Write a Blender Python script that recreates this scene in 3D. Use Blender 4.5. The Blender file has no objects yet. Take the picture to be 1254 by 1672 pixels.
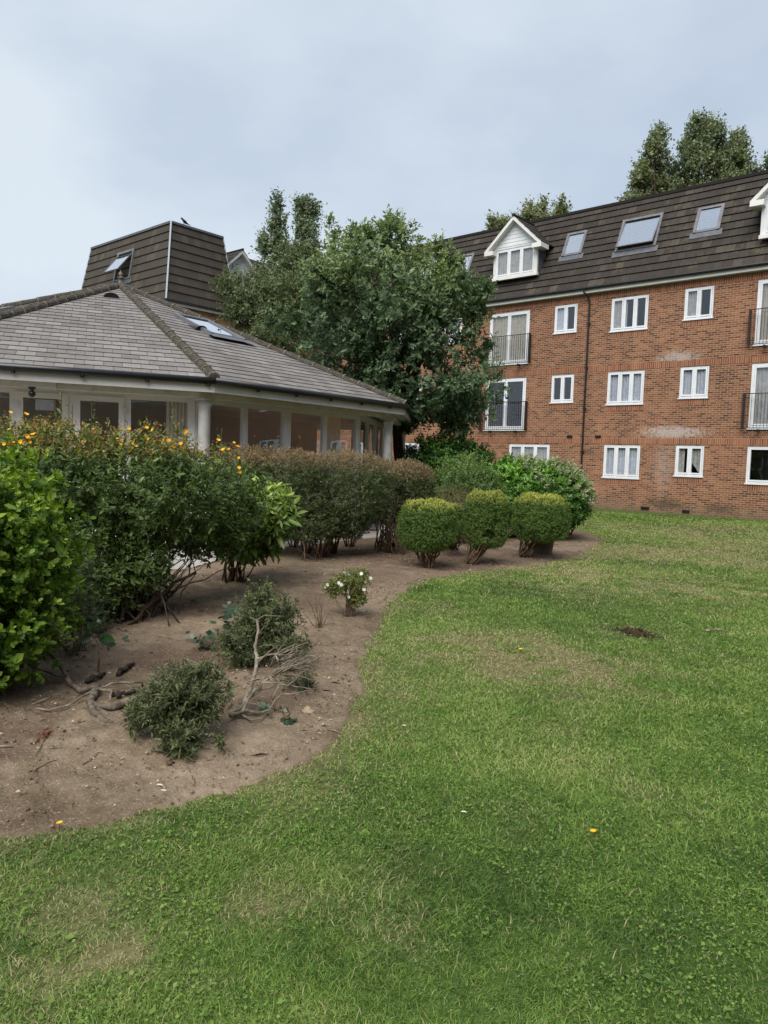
import bpy, math, random
import numpy as np
from math import sin, cos, radians, pi
from mathutils import Matrix
R = np.random.default_rng(7); random.seed(7)
SC = bpy.context.scene; COL = SC.collection

# ------------------------------------------------------------------ camera
FPX, PITCH, ROLL, YAW, EYE = 1193.0, radians(4.03), radians(1.85), radians(49.06), 1.6
def _cam():
    d = np.array([0, cos(PITCH), -sin(PITCH)]); r = np.array([1., 0, 0]); u = np.array([0, sin(PITCH), cos(PITCH)])
    r2 = cos(ROLL)*r + sin(ROLL)*u; u2 = -sin(ROLL)*r + cos(ROLL)*u
    M = np.array([[sin(YAW), -cos(YAW), 0], [cos(YAW), sin(YAW), 0], [0, 0, 1]])
    return M@d, M@r2, M@u2
CD, CR, CU = _cam(); CP = np.array([0, 0, EYE])
cam = bpy.data.cameras.new('camera'); co = bpy.data.objects.new('camera', cam); COL.objects.link(co)
cam.sensor_fit = 'VERTICAL'; cam.sensor_height = 24; cam.lens = 24*FPX/1672; cam.clip_end = 3000; cam.clip_start = .05
co.matrix_world = Matrix([[CR[0], CU[0], -CD[0], 0], [CR[1], CU[1], -CD[1], 0], [CR[2], CU[2], -CD[2], EYE], [0, 0, 0, 1]])
SC.camera = co
def ray(x, y): return CD + (x-627)/FPX*CR - (y-836)/FPX*CU
def G(x, y, z=0.):            # photo pixel -> point on the ground
    v = ray(x, y); return CP + v*(z-EYE)/v[2]
def A(x, y, d):               # photo pixel -> point d metres ahead
    return CP + ray(x, y)*d

# ------------------------------------------------------------------ light
SUN_EL, SUN_AZ = radians(52), radians(160)
w = bpy.data.worlds.new('World'); SC.world = w; w.use_nodes = True
nt = w.node_tree; nt.nodes.clear()
def N(nt, t, **k):
    n = nt.nodes.new(t)
    for a, b in k.items():
        if a.startswith('i_'): n.inputs[int(a[2:]) if a[2:].isdigit() else a[2:].replace('_', ' ')].default_value = b
        else: setattr(n, a, b)
    return n
def ramp(nt, stops, interp='LINEAR'):
    n = nt.nodes.new('ShaderNodeValToRGB'); n.color_ramp.interpolation = interp; e = n.color_ramp.elements
    while len(e) < len(stops): e.new(.5)
    for q, (p, c) in zip(e, stops): q.position = p; q.color = (*c, 1) if len(c) == 3 else c
    return n
sky = N(nt, 'ShaderNodeTexSky', sky_type='NISHITA', sun_disc=False, sun_elevation=SUN_EL, sun_rotation=SUN_AZ, air_density=1., dust_density=2.)
tc = N(nt, 'ShaderNodeTexCoord'); mp = N(nt, 'ShaderNodeMapping'); mp.inputs['Scale'].default_value = (1, 1, 2.2)
nz = N(nt, 'ShaderNodeTexNoise', i_Scale=2.3, i_Detail=6., i_Roughness=.5, i_Distortion=.15)
nt.links.new(tc.outputs['Generated'], mp.inputs[0]); nt.links.new(mp.outputs[0], nz.inputs['Vector'])
K = .60/.1
cl = ramp(nt, [(.26, (.44*K, .515*K, .65*K)), (.50, (.545*K, .63*K, .74*K)), (.74, (.70*K, .775*K, .845*K))])
sp = N(nt, 'ShaderNodeSeparateXYZ'); nt.links.new(tc.outputs['Generated'], sp.inputs[0])
# brighter, whiter cloud towards the west (picture left), bluer grey low in the east
dt = N(nt, 'ShaderNodeVectorMath', operation='DOT_PRODUCT'); dt.inputs[1].default_value = (-.80, .1, .12)
nt.links.new(tc.outputs['Generated'], dt.inputs[0])
ad = N(nt, 'ShaderNodeMath', operation='MULTIPLY_ADD'); ad.inputs[1].default_value = .50; ad.inputs[2].default_value = -.20
nt.links.new(dt.outputs['Value'], ad.inputs[0])
a2 = N(nt, 'ShaderNodeMath', operation='ADD'); nt.links.new(ad.outputs[0], a2.inputs[0]); nt.links.new(nz.outputs['Fac'], a2.inputs[1])
nt.links.new(a2.outputs[0], cl.inputs[0])
mx = N(nt, 'ShaderNodeMix', data_type='RGBA'); mx.inputs[0].default_value = .93
nt.links.new(sky.outputs[0], mx.inputs[6]); nt.links.new(cl.outputs[0], mx.inputs[7])
bg = N(nt, 'ShaderNodeBackground', i_Strength=.1); ou = N(nt, 'ShaderNodeOutputWorld')
nt.links.new(mx.outputs[2], bg.inputs[0]); nt.links.new(bg.outputs[0], ou.inputs[0])
sl = bpy.data.lights.new('sun', 'SUN'); sl.energy = 2.6; sl.angle = radians(50); sl.color = (1, .96, .9)
so = bpy.data.objects.new('sun', sl); COL.objects.link(so)
so.rotation_euler = (pi/2-SUN_EL, 0, pi-SUN_AZ)
SC.view_settings.view_transform = 'Standard'; SC.view_settings.look = 'None'; SC.view_settings.exposure = 0.85; SC.view_settings.gamma = 1
SC.cycles.max_bounces = 6; SC.cycles.transparent_max_bounces = 10; SC.cycles.caustics_reflective = False; SC.cycles.caustics_refractive = False

# ------------------------------------------------------------------ helpers
ORG = {}
def tag(o, label=None, cat=None, group=None, kind=None):
    if label: o['label'] = label
    if cat: o['category'] = cat
    if group: o['group'] = group
    if kind: o['kind'] = kind
    return o
def thing(name, label, cat, loc=(0, 0, 0), group=None):
    o = bpy.data.objects.new(name, None); COL.objects.link(o); o.location = loc; o.empty_display_size = .1
    ORG[o.name] = np.array(loc, float); return tag(o, label, cat, group)
def link(o, me, parent, origin=None):
    COL.objects.link(o)
    if parent is not None: o.parent = parent; ORG[o.name] = ORG[parent.name]
    else:
        org = np.array(origin if origin is not None else (0, 0, 0), float); ORG[o.name] = org; o.location = org
class MB:
    def __init__(s, T=None): s.v = []; s.f = []; s.uv = []; s.T = T
    def p(s, q):
        if s.T is None: return np.array(q, float)
        o, u, v, w_ = s.T; return o + u*q[0] + v*q[1] + w_*q[2]
    def poly(s, pts, uv=None):
        n = len(s.v); s.v += [tuple(s.p(q)) for q in pts]; s.f.append(tuple(range(n, n+len(pts)))); s.uv += list(uv) if uv is not None else [(0, 0)]*len(pts)
    def box(s, x0, x1, y0, y1, z0, z1):
        n = len(s.v); s.v += [tuple(s.p((x, y, z))) for z in (z0, z1) for y in (y0, y1) for x in (x0, x1)]
        for f in ((0, 2, 3, 1), (4, 5, 7, 6), (0, 1, 5, 4), (2, 6, 7, 3), (0, 4, 6, 2), (1, 3, 7, 5)):
            s.f.append(tuple(n+i for i in f)); s.uv += [(0, 0)]*4
    def bar(s, a, b, wd, h, up=(0, 0, 1)):     # beam of width wd, height h from a to b (local coords)
        a = s.p(a); b = s.p(b); d = b-a; L = np.linalg.norm(d); d /= L
        sd = np.cross(d, up); sd /= np.linalg.norm(sd); u = np.cross(sd, d)
        T = s.T; s.T = (a, d, sd, u); s.box(0, L, -wd/2, wd/2, -h/2, h/2); s.T = T
    def tube(s, pts, rad, n=8, cap=True):
        P = np.array([s.p(q) for q in pts]); m = len(P); rad = np.broadcast_to(rad, (m,))
        D = np.gradient(P, axis=0); D /= np.linalg.norm(D, axis=1)[:, None]+1e-9
        up = np.array([0, 0, 1.]) if abs(D[0][2]) < .9 else np.array([1., 0, 0]); b = len(s.v)
        for i in range(m):
            x = np.cross(up, D[i]); x /= np.linalg.norm(x)+1e-9; y = np.cross(D[i], x); up = y if i else np.cross(D[i], x)
            for k in range(n):
                t = 2*pi*k/n; s.v.append(tuple(P[i] + rad[i]*(cos(t)*x+sin(t)*y)))
        for i in range(m-1):
            for k in range(n):
                k2 = (k+1) % n; s.f.append((b+i*n+k, b+i*n+k2, b+(i+1)*n+k2, b+(i+1)*n+k)); s.uv += [(0, 0)]*4
        if cap:
            s.f.append(tuple(b+k for k in range(n))[::-1]); s.f.append(tuple(b+(m-1)*n+k for k in range(n))); s.uv += [(0, 0)]*(2*n)
    def lathe(s, c, prof, n=20):               # prof: (radius, z) pairs about vertical axis at c
        s.tube_prof = 0; b = len(s.v)
        for r, z in prof:
            for k in range(n):
                t = 2*pi*k/n; s.v.append(tuple(s.p((c[0]+r*cos(t), c[1]+r*sin(t), c[2]+z))))
        for i in range(len(prof)-1):
            for k in range(n):
                k2 = (k+1) % n; s.f.append((b+i*n+k, b+i*n+k2, b+(i+1)*n+k2, b+(i+1)*n+k)); s.uv += [(0, 0)]*4
    def build(s, name, mat, parent=None, smooth=False, origin=None):
        me = bpy.data.meshes.new(name)
        org = ORG[parent.name] if parent is not None else np.array(origin if origin is not None else (0, 0, 0), float)
        V = np.array(s.v)-org; me.from_pydata(V.tolist(), [], s.f)
        uv = me.uv_layers.new(name='UVMap'); uv.data.foreach_set('uv', np.array(s.uv, dtype=np.float32).ravel())
        me.materials.append(mat)
        if smooth: me.shade_smooth()
        me.update(); o = bpy.data.objects.new(name, me); link(o, me, parent, origin); return o
def nmesh(name, V, F, mat, parent=None, attrs=None, origin=None, smooth=False):
    org = ORG[parent.name] if parent is not None else np.array(origin if origin is not None else (0, 0, 0), float)
    me = bpy.data.meshes.new(name); V = (V-org).astype(np.float32); k = F.shape[1]
    me.vertices.add(len(V)); me.vertices.foreach_set('co', V.ravel())
    me.loops.add(F.size); me.loops.foreach_set('vertex_index', F.astype(np.int32).ravel())
    me.polygons.add(len(F)); me.polygons.foreach_set('loop_start', np.arange(0, F.size, k, dtype=np.int32))
    if smooth: me.polygons.foreach_set('use_smooth', np.ones(len(F), bool))
    me.update(calc_edges=True)
    for a, val in (attrs or {}).items():
        at = me.attributes.new(a, 'FLOAT', 'POINT'); at.data.foreach_set('value', val.astype(np.float32))
    me.materials.append(mat); o = bpy.data.objects.new(name, me); link(o, me, parent, origin); return o
_L = R.random((64, 64, 64)).astype(np.float32)
def vn(P, sc, seed=0):          # smooth value noise, 0..1, P (n,2|3)
    P = np.asarray(P, float); 
    if P.shape[1] == 2: P = np.c_[P, np.zeros(len(P))]
    q = P*sc+seed*17.3; i = np.floor(q).astype(int); f = q-i; f = f*f*(3-2*f); o = 0
    for a in (0, 1):
        for b in (0, 1):
            for c in (0, 1):
                wt = (f[:, 0] if a else 1-f[:, 0])*(f[:, 1] if b else 1-f[:, 1])*(f[:, 2] if c else 1-f[:, 2])
                o = o+wt*_L[(i[:, 0]+a) % 64, (i[:, 1]+b) % 64, (i[:, 2]+c) % 64]
    return o
def unit(v): return v/(np.linalg.norm(v, axis=-1, keepdims=True)+1e-9)
def rdir(n): return unit(R.normal(size=(n, 3)))

# ------------------------------------------------------------------ materials
MATS = {}
def newmat(name, rough=.7, spec=.3, color=(.5, .5, .5), metal=0):
    m = bpy.data.materials.new(name); m.use_nodes = True; t = m.node_tree; b = t.nodes['Principled BSDF']
    b.inputs['Roughness'].default_value = rough; b.inputs['Specular IOR Level'].default_value = spec
    b.inputs['Base Color'].default_value = (*color, 1); b.inputs['Metallic'].default_value = metal
    MATS[name] = m; return m, t, b
def noisy(name, stops, scale=5., rough=.7, spec=.3, detail=5., bump=0., bscale=None, metal=0, dist=.01, coord='Position', nrough=.6):
    m, t, b = newmat(name, rough, spec, metal=metal)
    g = N(t, 'ShaderNodeNewGeometry') if coord == 'Position' else N(t, 'ShaderNodeTexCoord')
    n = N(t, 'ShaderNodeTexNoise', i_Scale=scale, i_Detail=detail, i_Roughness=nrough); t.links.new(g.outputs[coord], n.inputs['Vector'])
    r = ramp(t, stops); t.links.new(n.outputs['Fac'], r.inputs[0]); t.links.new(r.outputs[0], b.inputs['Base Color'])
    if bump:
        n2 = N(t, 'ShaderNodeTexNoise', i_Scale=bscale or scale*4, i_Detail=6.); t.links.new(g.outputs[coord], n2.inputs['Vector'])
        bp = N(t, 'ShaderNodeBump', i_Strength=bump, i_Distance=dist); t.links.new(n2.outputs['Fac'], bp.inputs['Height']); t.links.new(bp.outputs[0], b.inputs['Normal'])
    return m
def leafmat(name, stops, tip=None, rough=.45, spec=.4, trans=.25, tcol=None, tip2=None):
    m, t, b = newmat(name, rough, spec)
    a = N(t, 'ShaderNodeAttribute', attribute_name='var'); r = ramp(t, stops); t.links.new(a.outputs['Fac'], r.inputs[0]); c = r.outputs[0]
    if tip:
        a2 = N(t, 'ShaderNodeAttribute', attribute_name='tip'); mx = N(t, 'ShaderNodeMix', data_type='RGBA')
        t.links.new(a2.outputs['Fac'], mx.inputs[0]); t.links.new(c, mx.inputs[6]); mx.inputs[7].default_value = (*tip, 1); c = mx.outputs[2]
    t.links.new(c, b.inputs['Base Color'])
    if trans:
        tr = N(t, 'ShaderNodeBsdfTranslucent'); ms = N(t, 'ShaderNodeMixShader'); ms.inputs[0].default_value = trans
        hs = N(t, 'ShaderNodeHueSaturation', i_Saturation=1.1, i_Value=1.5); t.links.new(c, hs.inputs['Color']); t.links.new(hs.outputs[0], tr.inputs[0])
        o = t.nodes['Material Output']; t.links.new(b.outputs[0], ms.inputs[1]); t.links.new(tr.outputs[0], ms.inputs[2]); t.links.new(ms.outputs[0], o.inputs[0])
    return m
def math(t, op, a, b=None, c=None, clamp=False):
    n = N(t, 'ShaderNodeMath', operation=op, use_clamp=clamp)
    for i, q in enumerate((a, b, c)):
        if q is None: continue
        if isinstance(q, (int, float)): n.inputs[i].default_value = q
        else: t.links.new(q, n.inputs[i])
    return n.outputs[0]
def mixc(t, f, a, b, mode='MIX'):
    n = N(t, 'ShaderNodeMix', data_type='RGBA', blend_type=mode)
    for i, q in ((0, f), (6, a), (7, b)):
        if isinstance(q, (int, float)): n.inputs[i].default_value = q
        elif isinstance(q, tuple): n.inputs[i].default_value = (*q, 1)
        else: t.links.new(q, n.inputs[i])
    return n.outputs[2]
def brickmat(name, axis='x', soldier=False, stains=False, red=False):
    m, t, b = newmat(name, .88, .2)
    g = N(t, 'ShaderNodeNewGeometry'); s = N(t, 'ShaderNodeSeparateXYZ'); t.links.new(g.outputs['Position'], s.inputs[0])
    h = s.outputs[0] if axis == 'x' else s.outputs[1]; z = s.outputs[2]
    cb = N(t, 'ShaderNodeCombineXYZ')
    t.links.new(z if soldier else h, cb.inputs[0]); t.links.new(h if soldier else z, cb.inputs[1])
    bt = N(t, 'ShaderNodeTexBrick', i_Scale=1., i_Bias=0.); t.links.new(cb.outputs[0], bt.inputs['Vector'])
    bt.inputs['Color1'].default_value = (0, 0, 0, 1); bt.inputs['Color2'].default_value = (1, 1, 1, 1); bt.inputs['Mortar'].default_value = (.5, .5, .5, 1)
    bt.inputs['Mortar Size'].default_value = .0085; bt.inputs['Mortar Smooth'].default_value = .1
    bt.inputs['Brick Width'].default_value = 3. if soldier else .2225; bt.inputs['Row Height'].default_value = .0745
    if red: st = [(0, (.17, .058, .032)), (.45, (.24, .086, .045)), (1, (.28, .115, .060))]
    else: st = [(0, (.080, .034, .022)), (.15, (.11, .045, .027)), (.30, (.170, .066, .037)), (.62, (.225, .094, .047)), (.85, (.265, .124, .064)), (1, (.20, .070, .040))]
    r = ramp(t, st); t.links.new(bt.outputs['Color'], r.inputs[0])
    n1 = N(t, 'ShaderNodeTexNoise', i_Scale=.55, i_Detail=3.); t.links.new(g.outputs['Position'], n1.inputs['Vector'])
    n2 = N(t, 'ShaderNodeTexNoise', i_Scale=9., i_Detail=4.); t.links.new(g.outputs['Position'], n2.inputs['Vector'])
    v = math(t, 'MULTIPLY_ADD', n1.outputs['Fac'], .55, .72); v2 = math(t, 'MULTIPLY_ADD', n2.outputs['Fac'], .5, .75)
    mpn = N(t, 'ShaderNodeMapping'); mpn.inputs['Scale'].default_value = (2.6, 2.6, .22); t.links.new(g.outputs['Position'], mpn.inputs[0])
    n4 = N(t, 'ShaderNodeTexNoise', i_Scale=1., i_Detail=4.); t.links.new(mpn.outputs[0], n4.inputs['Vector'])
    vv = math(t, 'MULTIPLY', math(t, 'MULTIPLY', v, v2), math(t, 'MULTIPLY_ADD', n4.outputs['Fac'], .9, .56))
    c = N(t, 'ShaderNodeVectorMath', operation='SCALE'); t.links.new(r.outputs[0], c.inputs[0]); t.links.new(vv, c.inputs['Scale'])
    col = mixc(t, bt.outputs['Fac'], c.outputs[0], (.36, .265, .18))
    if stains:
        def ell(cx, cz, rx, rz, hard=1.4):
            dx = math(t, 'DIVIDE', math(t, 'SUBTRACT', h, cx), rx); dz = math(t, 'DIVIDE', math(t, 'SUBTRACT', z, cz), rz)
            d = math(t, 'SQRT', math(t, 'ADD', math(t, 'MULTIPLY', dx, dx), math(t, 'MULTIPLY', dz, dz)))
            d = math(t, 'ADD', d, math(t, 'MULTIPLY_ADD', n2.outputs['Fac'], 2.2, -1.1))
            return math(t, 'MULTIPLY_ADD', d, -hard, hard*1.15, True)
        fs = [math(t, 'MULTIPLY', ell(-9.7, 2.97, 1.2, .24), .62), math(t, 'MULTIPLY', ell(-9.65, 5.68, .75, .22), .5),
              math(t, 'MULTIPLY', ell(-9.95, 1.7, .5, 1.0, .8), .28)]
        f = fs[0]
        for q in fs[1:]: f = math(t, 'MAXIMUM', f, q)
        col = mixc(t, f, col, (.50, .45, .42))
        lo = math(t, 'MULTIPLY_ADD', z, -1.9, 1.15); lo = math(t, 'ADD', lo, math(t, 'MULTIPLY_ADD', n1.outputs['Fac'], 1.2, -.75), None, True)
        col = mixc(t, math(t, 'MULTIPLY', lo, .62), col, (.15, .12, .08))
        g1 = math(t, 'MULTIPLY', ell(-9.8, .33, .75, .25), .65); g2 = math(t, 'MULTIPLY', ell(-7.9, .28, .6, .2), .5)
        col = mixc(t, math(t, 'MAXIMUM', g1, g2), col, (.045, .048, .03))
    t.links.new(col, b.inputs['Base Color'])
    bp = N(t, 'ShaderNodeBump', i_Strength=.5, i_Distance=.01, invert=True); t.links.new(bt.outputs['Fac'], bp.inputs['Height']); t.links.new(bp.outputs[0], b.inputs['Normal'])
    return m
def tilemat(name, wdt, row, stops, gap, uvrot=False, lichen=None, rough=.8, spec=.25, off=.5, patch=.5, joint=.012):
    m, t, b = newmat(name, rough, spec)
    u = N(t, 'ShaderNodeTexCoord'); bt = N(t, 'ShaderNodeTexBrick', i_Scale=1., offset=off); t.links.new(u.outputs['UV'], bt.inputs['Vector'])
    bt.inputs['Color1'].default_value = (0, 0, 0, 1); bt.inputs['Color2'].default_value = (1, 1, 1, 1); bt.inputs['Mortar'].default_value = (.5, .5, .5, 1)
    bt.inputs['Mortar Size'].default_value = joint; bt.inputs['Brick Width'].default_value = wdt; bt.inputs['Row Height'].default_value = row; bt.inputs['Mortar Smooth'].default_value = .3
    r = ramp(t, stops); t.links.new(bt.outputs['Color'], r.inputs[0])
    g = N(t, 'ShaderNodeNewGeometry')
    n1 = N(t, 'ShaderNodeTexNoise', i_Scale=.9, i_Detail=5.); t.links.new(g.outputs['Position'], n1.inputs['Vector'])
    n2 = N(t, 'ShaderNodeTexNoise', i_Scale=14., i_Detail=6.); t.links.new(g.outputs['Position'], n2.inputs['Vector'])
    vv = math(t, 'MULTIPLY', math(t, 'MULTIPLY_ADD', n1.outputs['Fac'], patch, 1-patch/2), math(t, 'MULTIPLY_ADD', n2.outputs['Fac'], .7, .65))
    c = N(t, 'ShaderNodeVectorMath', operation='SCALE'); t.links.new(r.outputs[0], c.inputs[0]); t.links.new(vv, c.inputs['Scale']); col = c.outputs[0]
    if lichen:
        n3 = N(t, 'ShaderNodeTexNoise', i_Scale=lichen[1], i_Detail=8., i_Roughness=.7); t.links.new(g.outputs['Position'], n3.inputs['Vector'])
        f = math(t, 'MULTIPLY_ADD', n3.outputs['Fac'], 7., -7*lichen[2], True); col = mixc(t, math(t, 'MULTIPLY', f, lichen[3]), col, lichen[0])
    fx = math(t, 'MULTIPLY', bt.outputs['Fac'], .85)
    t.links.new(mixc(t, fx, col, gap), b.inputs['Base Color'])
    bp = N(t, 'ShaderNodeBump', i_Strength=.5, i_Distance=.006); t.links.new(math(t, 'SUBTRACT', math(t, 'MULTIPLY', n2.outputs['Fac'], .6), bt.outputs['Fac']), bp.inputs['Height']); t.links.new(bp.outputs[0], b.inputs['Normal'])
    return m
M_BRICK = brickmat('brick_wall', 'x', stains=True); M_BRICKY = brickmat('brick_wall_side', 'y')
M_SOLD = brickmat('soldier_brick', 'x', True, red=True)
M_TILE = tilemat('mansard_tile', .33, .3275, [(0, (.033, .027, .022)), (.80, (.043, .035, .029)), (.9, (.052, .043, .034)), (1, (.068, .056, .042))], (.012, .011, .01), lichen=((.13, .105, .06), 1.5, .57, .6), off=0, joint=.008)
M_TILE2 = tilemat('tower_tile', .33, .403, [(0, (.050, .042, .033)), (.8, (.060, .050, .039)), (1, (.078, .065, .050))], (.03, .026, .022), lichen=((.20, .18, .13), 2.5, .60, .35), off=0, joint=.005)
M_SLATE = tilemat('roof_slate', .27, .232, [(0, (.150, .138, .127)), (.5, (.185, .172, .160)), (1, (.225, .210, .196))], (.05, .045, .042), lichen=((.42, .41, .37), 4., .64, .6), joint=.005, patch=.6, spec=.2, rough=.8)
M_HIP = noisy('ridge_tile', [(.3, (.030, .027, .022)), (.5, (.068, .060, .048)), (.62, (.10, .09, .075)), (.72, (.26, .25, .21))], 16., .95, .1, bump=.8, bscale=40, dist=.01, nrough=.75)
M_LICH = noisy('lichen_mortar', [(.3, (.07, .06, .045)), (.5, (.17, .15, .12)), (.62, (.24, .22, .18)), (.75, (.30, .17, .05))], 18., .95, .1, bump=.8, bscale=40)
M_WHITE = noisy('upvc_white', [(.3, (.66, .68, .70)), (.7, (.76, .78, .80))], 3., .35, .4)
M_WHITEP = noisy('upvc_white_lifted', [(.3, (.80, .79, .76)), (.7, (.86, .85, .83))], 3., .35, .4)  # white uPVC with brightness painted in to offset shade under the eaves
M_PALE = noisy('pale_blind', [(.3, (.60, .56, .48)), (.7, (.74, .70, .62))], 9., .9, .1)
M_CREAM = noisy('painted_timber', [(.25, (.40, .37, .32)), (.42, (.62, .60, .55)), (.7, (.74, .72, .67))], 6., .6, .3, bump=.2)
M_COLUMN = noisy('column_paint', [(.25, (.42, .40, .37)), (.5, (.62, .61, .59)), (.8, (.70, .69, .68))], 5., .7, .2, bump=.5, bscale=50)
M_FASC = noisy('fascia_paint', [(.3, (.50, .49, .46)), (.7, (.64, .63, .60))], 2., .5, .3)
M_FASCW = noisy('fascia_white', [(.3, (.62, .61, .57)), (.7, (.74, .73, .70))], 2., .5, .3)
M_BLACK = noisy('gutter_black', [(.3, (.008, .008, .009)), (.7, (.016, .016, .018))], 4., .35, .5)
M_IRON = noisy('railing_iron', [(.3, (.012, .010, .010)), (.7, (.03, .022, .02))], 7., .5, .4)
M_LEAD = noisy('lead_flashing', [(.3, (.07, .075, .085)), (.7, (.12, .125, .14))], 5., .5, .4)
M_ZINC = noisy('metal_trim', [(.3, (.22, .25, .30)), (.7, (.32, .35, .40))], 5., .45, .5)
M_SKF = noisy('roof_window_frame', [(.3, (.10, .10, .11)), (.7, (.17, .17, .18))], 4., .4, .5)
M_CURT = noisy('net_curtain', [(.3, (.36, .38, .44)), (.7, (.54, .56, .63))], 9., .9, .1)
M_CURT2 = noisy('warm_net_curtain', [(.3, (.26, .25, .24)), (.7, (.44, .42, .40))], 9., .9, .1)
M_BEIGE = noisy('beige_curtain', [(.3, (.28, .245, .19)), (.7, (.42, .37, .29))], 9., .9, .1)
M_DARKIN = noisy('dark_interior', [(.3, (.02, .02, .022)), (.7, (.04, .038, .036))], 1., .9, .1)
M_BLIND_REFL = noisy('blind_sky_reflection', [(.3, (.72, .72, .80)), (.7, (.8, .8, .88))], 1., .9, .1)  # blind tone raised so its colour carries the pale sky reflection
M_BARK = noisy('bark', [(.3, (.035, .026, .018)), (.7, (.09, .068, .048))], 14., .95, .1, bump=.8, bscale=30, dist=.02)
M_TWIG = noisy('twig_bark', [(.3, (.07, .045, .028)), (.7, (.17, .12, .08))], 25., .95, .1, bump=.6, bscale=60)
M_DRIFT = noisy('bleached_wood', [(.25, (.075, .058, .042)), (.5, (.18, .15, .115)), (.72, (.36, .32, .26))], 16., .9, .15, bump=1., bscale=70, dist=.004)
M_ROOT = noisy('grey_root_bark', [(.25, (.045, .035, .026)), (.5, (.12, .098, .075)), (.75, (.24, .21, .17))], 22., .95, .1, bump=1., bscale=60, dist=.006)
M_POT = noisy('plant_pot', [(.3, (.11, .09, .07)), (.7, (.18, .15, .115))], 8., .5, .3, bump=.2)
def glassmat(name, base=.10, ior=1.7, tint=(.95, .97, .98), wob=.0):
    m, t, b = newmat(name); t.nodes.remove(b); o = t.nodes['Material Output']
    fr = N(t, 'ShaderNodeFresnel', i_IOR=ior); gl = N(t, 'ShaderNodeBsdfGlossy', i_Roughness=.01); tr = N(t, 'ShaderNodeBsdfTransparent')
    tr.inputs[0].default_value = (*tint, 1); gl.inputs[0].default_value = (.95, .97, 1, 1); ms = N(t, 'ShaderNodeMixShader')
    g = N(t, 'ShaderNodeNewGeometry'); n = N(t, 'ShaderNodeTexNoise', i_Scale=1.3, i_Detail=1.); t.links.new(g.outputs['Position'], n.inputs['Vector'])
    bp = N(t, 'ShaderNodeBump', i_Strength=.06, i_Distance=.05); t.links.new(n.outputs['Fac'], bp.inputs['Height']); t.links.new(bp.outputs[0], gl.inputs['Normal'])
    t.nodes.remove(fr)
    dp_ = N(t, 'ShaderNodeVectorMath', operation='DOT_PRODUCT'); t.links.new(g.outputs['Incoming'], dp_.inputs[0]); t.links.new(g.outputs['Normal'], dp_.inputs[1])
    f5 = math(t, 'POWER', math(t, 'SUBTRACT', 1., math(t, 'ABSOLUTE', dp_.outputs['Value'])), 4.5)
    t.links.new(math(t, 'MULTIPLY_ADD', f5, .8, base+.06, True), ms.inputs[0]); t.links.new(tr.outputs[0], ms.inputs[1]); t.links.new(gl.outputs[0], ms.inputs[2]); t.links.new(ms.outputs[0], o.inputs[0]); return m
M_GLASS = glassmat('window_glass', .07); M_GLASS2 = glassmat('roof_glass', .55, 1.7)
M_DARKPANE = noisy('dark_pane', [(.3, (.03, .035, .04)), (.7, (.07, .08, .09))], .8, .08, .5)
def interior(name, T, parent, w_, h, dep):   # dark room box behind an opening, open to the front
    m = MB(T); a = -.15
    m.poly([(-.3, -.3, -dep), (w_+.3, -.3, -dep), (w_+.3, h+.3, -dep), (-.3, h+.3, -dep)])
    return m.build(name, M_DARKIN, parent)
M_ROOM = noisy('room_wall', [(.3, (.40, .39, .37)), (.7, (.55, .54, .51))], .7, .9, .1)
# soil / lawn / path
M_SOIL = noisy('soil', [(.28, (.088, .058, .040)), (.48, (.175, .122, .084)), (.70, (.29, .215, .150))], 3.4, .97, .05, detail=9., bump=1., bscale=26, dist=.03, nrough=.72)
def soilmat():
    m, t, b = newmat('soil', .97, .05); g = N(t, 'ShaderNodeNewGeometry')
    def nz_(sc, d, r=.6):
        n = N(t, 'ShaderNodeTexNoise', i_Scale=sc, i_Detail=d, i_Roughness=r); t.links.new(g.outputs['Position'], n.inputs['Vector']); return n.outputs['Fac']
    big, mid, fine = nz_(.8, 4.), nz_(6., 6., .7), nz_(70., 5., .75)
    r = ramp(t, [(.34, (.050, .036, .023)), (.45, (.128, .094, .062)), (.55, (.210, .160, .110)), (.68, (.34, .268, .192))])
    v = math(t, 'ADD', math(t, 'MULTIPLY', big, .40), math(t, 'ADD', math(t, 'MULTIPLY', mid, .32), math(t, 'MULTIPLY', fine, .34)))
    t.links.new(v, r.inputs[0]); c = r.outputs[0]
    a = N(t, 'ShaderNodeAttribute', attribute_name='humus'); c = mixc(t, math(t, 'MULTIPLY', a.outputs['Fac'], .75), c, mixc(t, fine, (.035, .024, .018), (.19, .125, .09)))
    vo = N(t, 'ShaderNodeTexVoronoi', i_Scale=150.); t.links.new(g.outputs['Position'], vo.inputs['Vector'])
    sp_ = math(t, 'GREATER_THAN', N_out(t, vo, 'Color'), .95); c = mixc(t, math(t, 'MULTIPLY', sp_, .45), c, (.42, .36, .27))
    t.links.new(c, b.inputs['Base Color'])
    bp = N(t, 'ShaderNodeBump', i_Strength=1., i_Distance=.02); t.links.new(math(t, 'ADD', mid, math(t, 'MULTIPLY', fine, .5)), bp.inputs['Height']); t.links.new(bp.outputs[0], b.inputs['Normal']); return m
def N_out(t, n, k):
    s_ = N(t, 'ShaderNodeSeparateColor'); t.links.new(n.outputs[k], s_.inputs[0]); return s_.outputs[0]
M_SOIL = soilmat()
M_PATH = noisy('path_slab', [(.3, (.30, .285, .26)), (.7, (.42, .40, .37))], 3., .9, .1, bump=.3)
M_STONE = noisy('stone', [(.3, (.22, .15, .09)), (.7, (.42, .33, .23))], 20., .8, .2, bump=.5)
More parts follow.
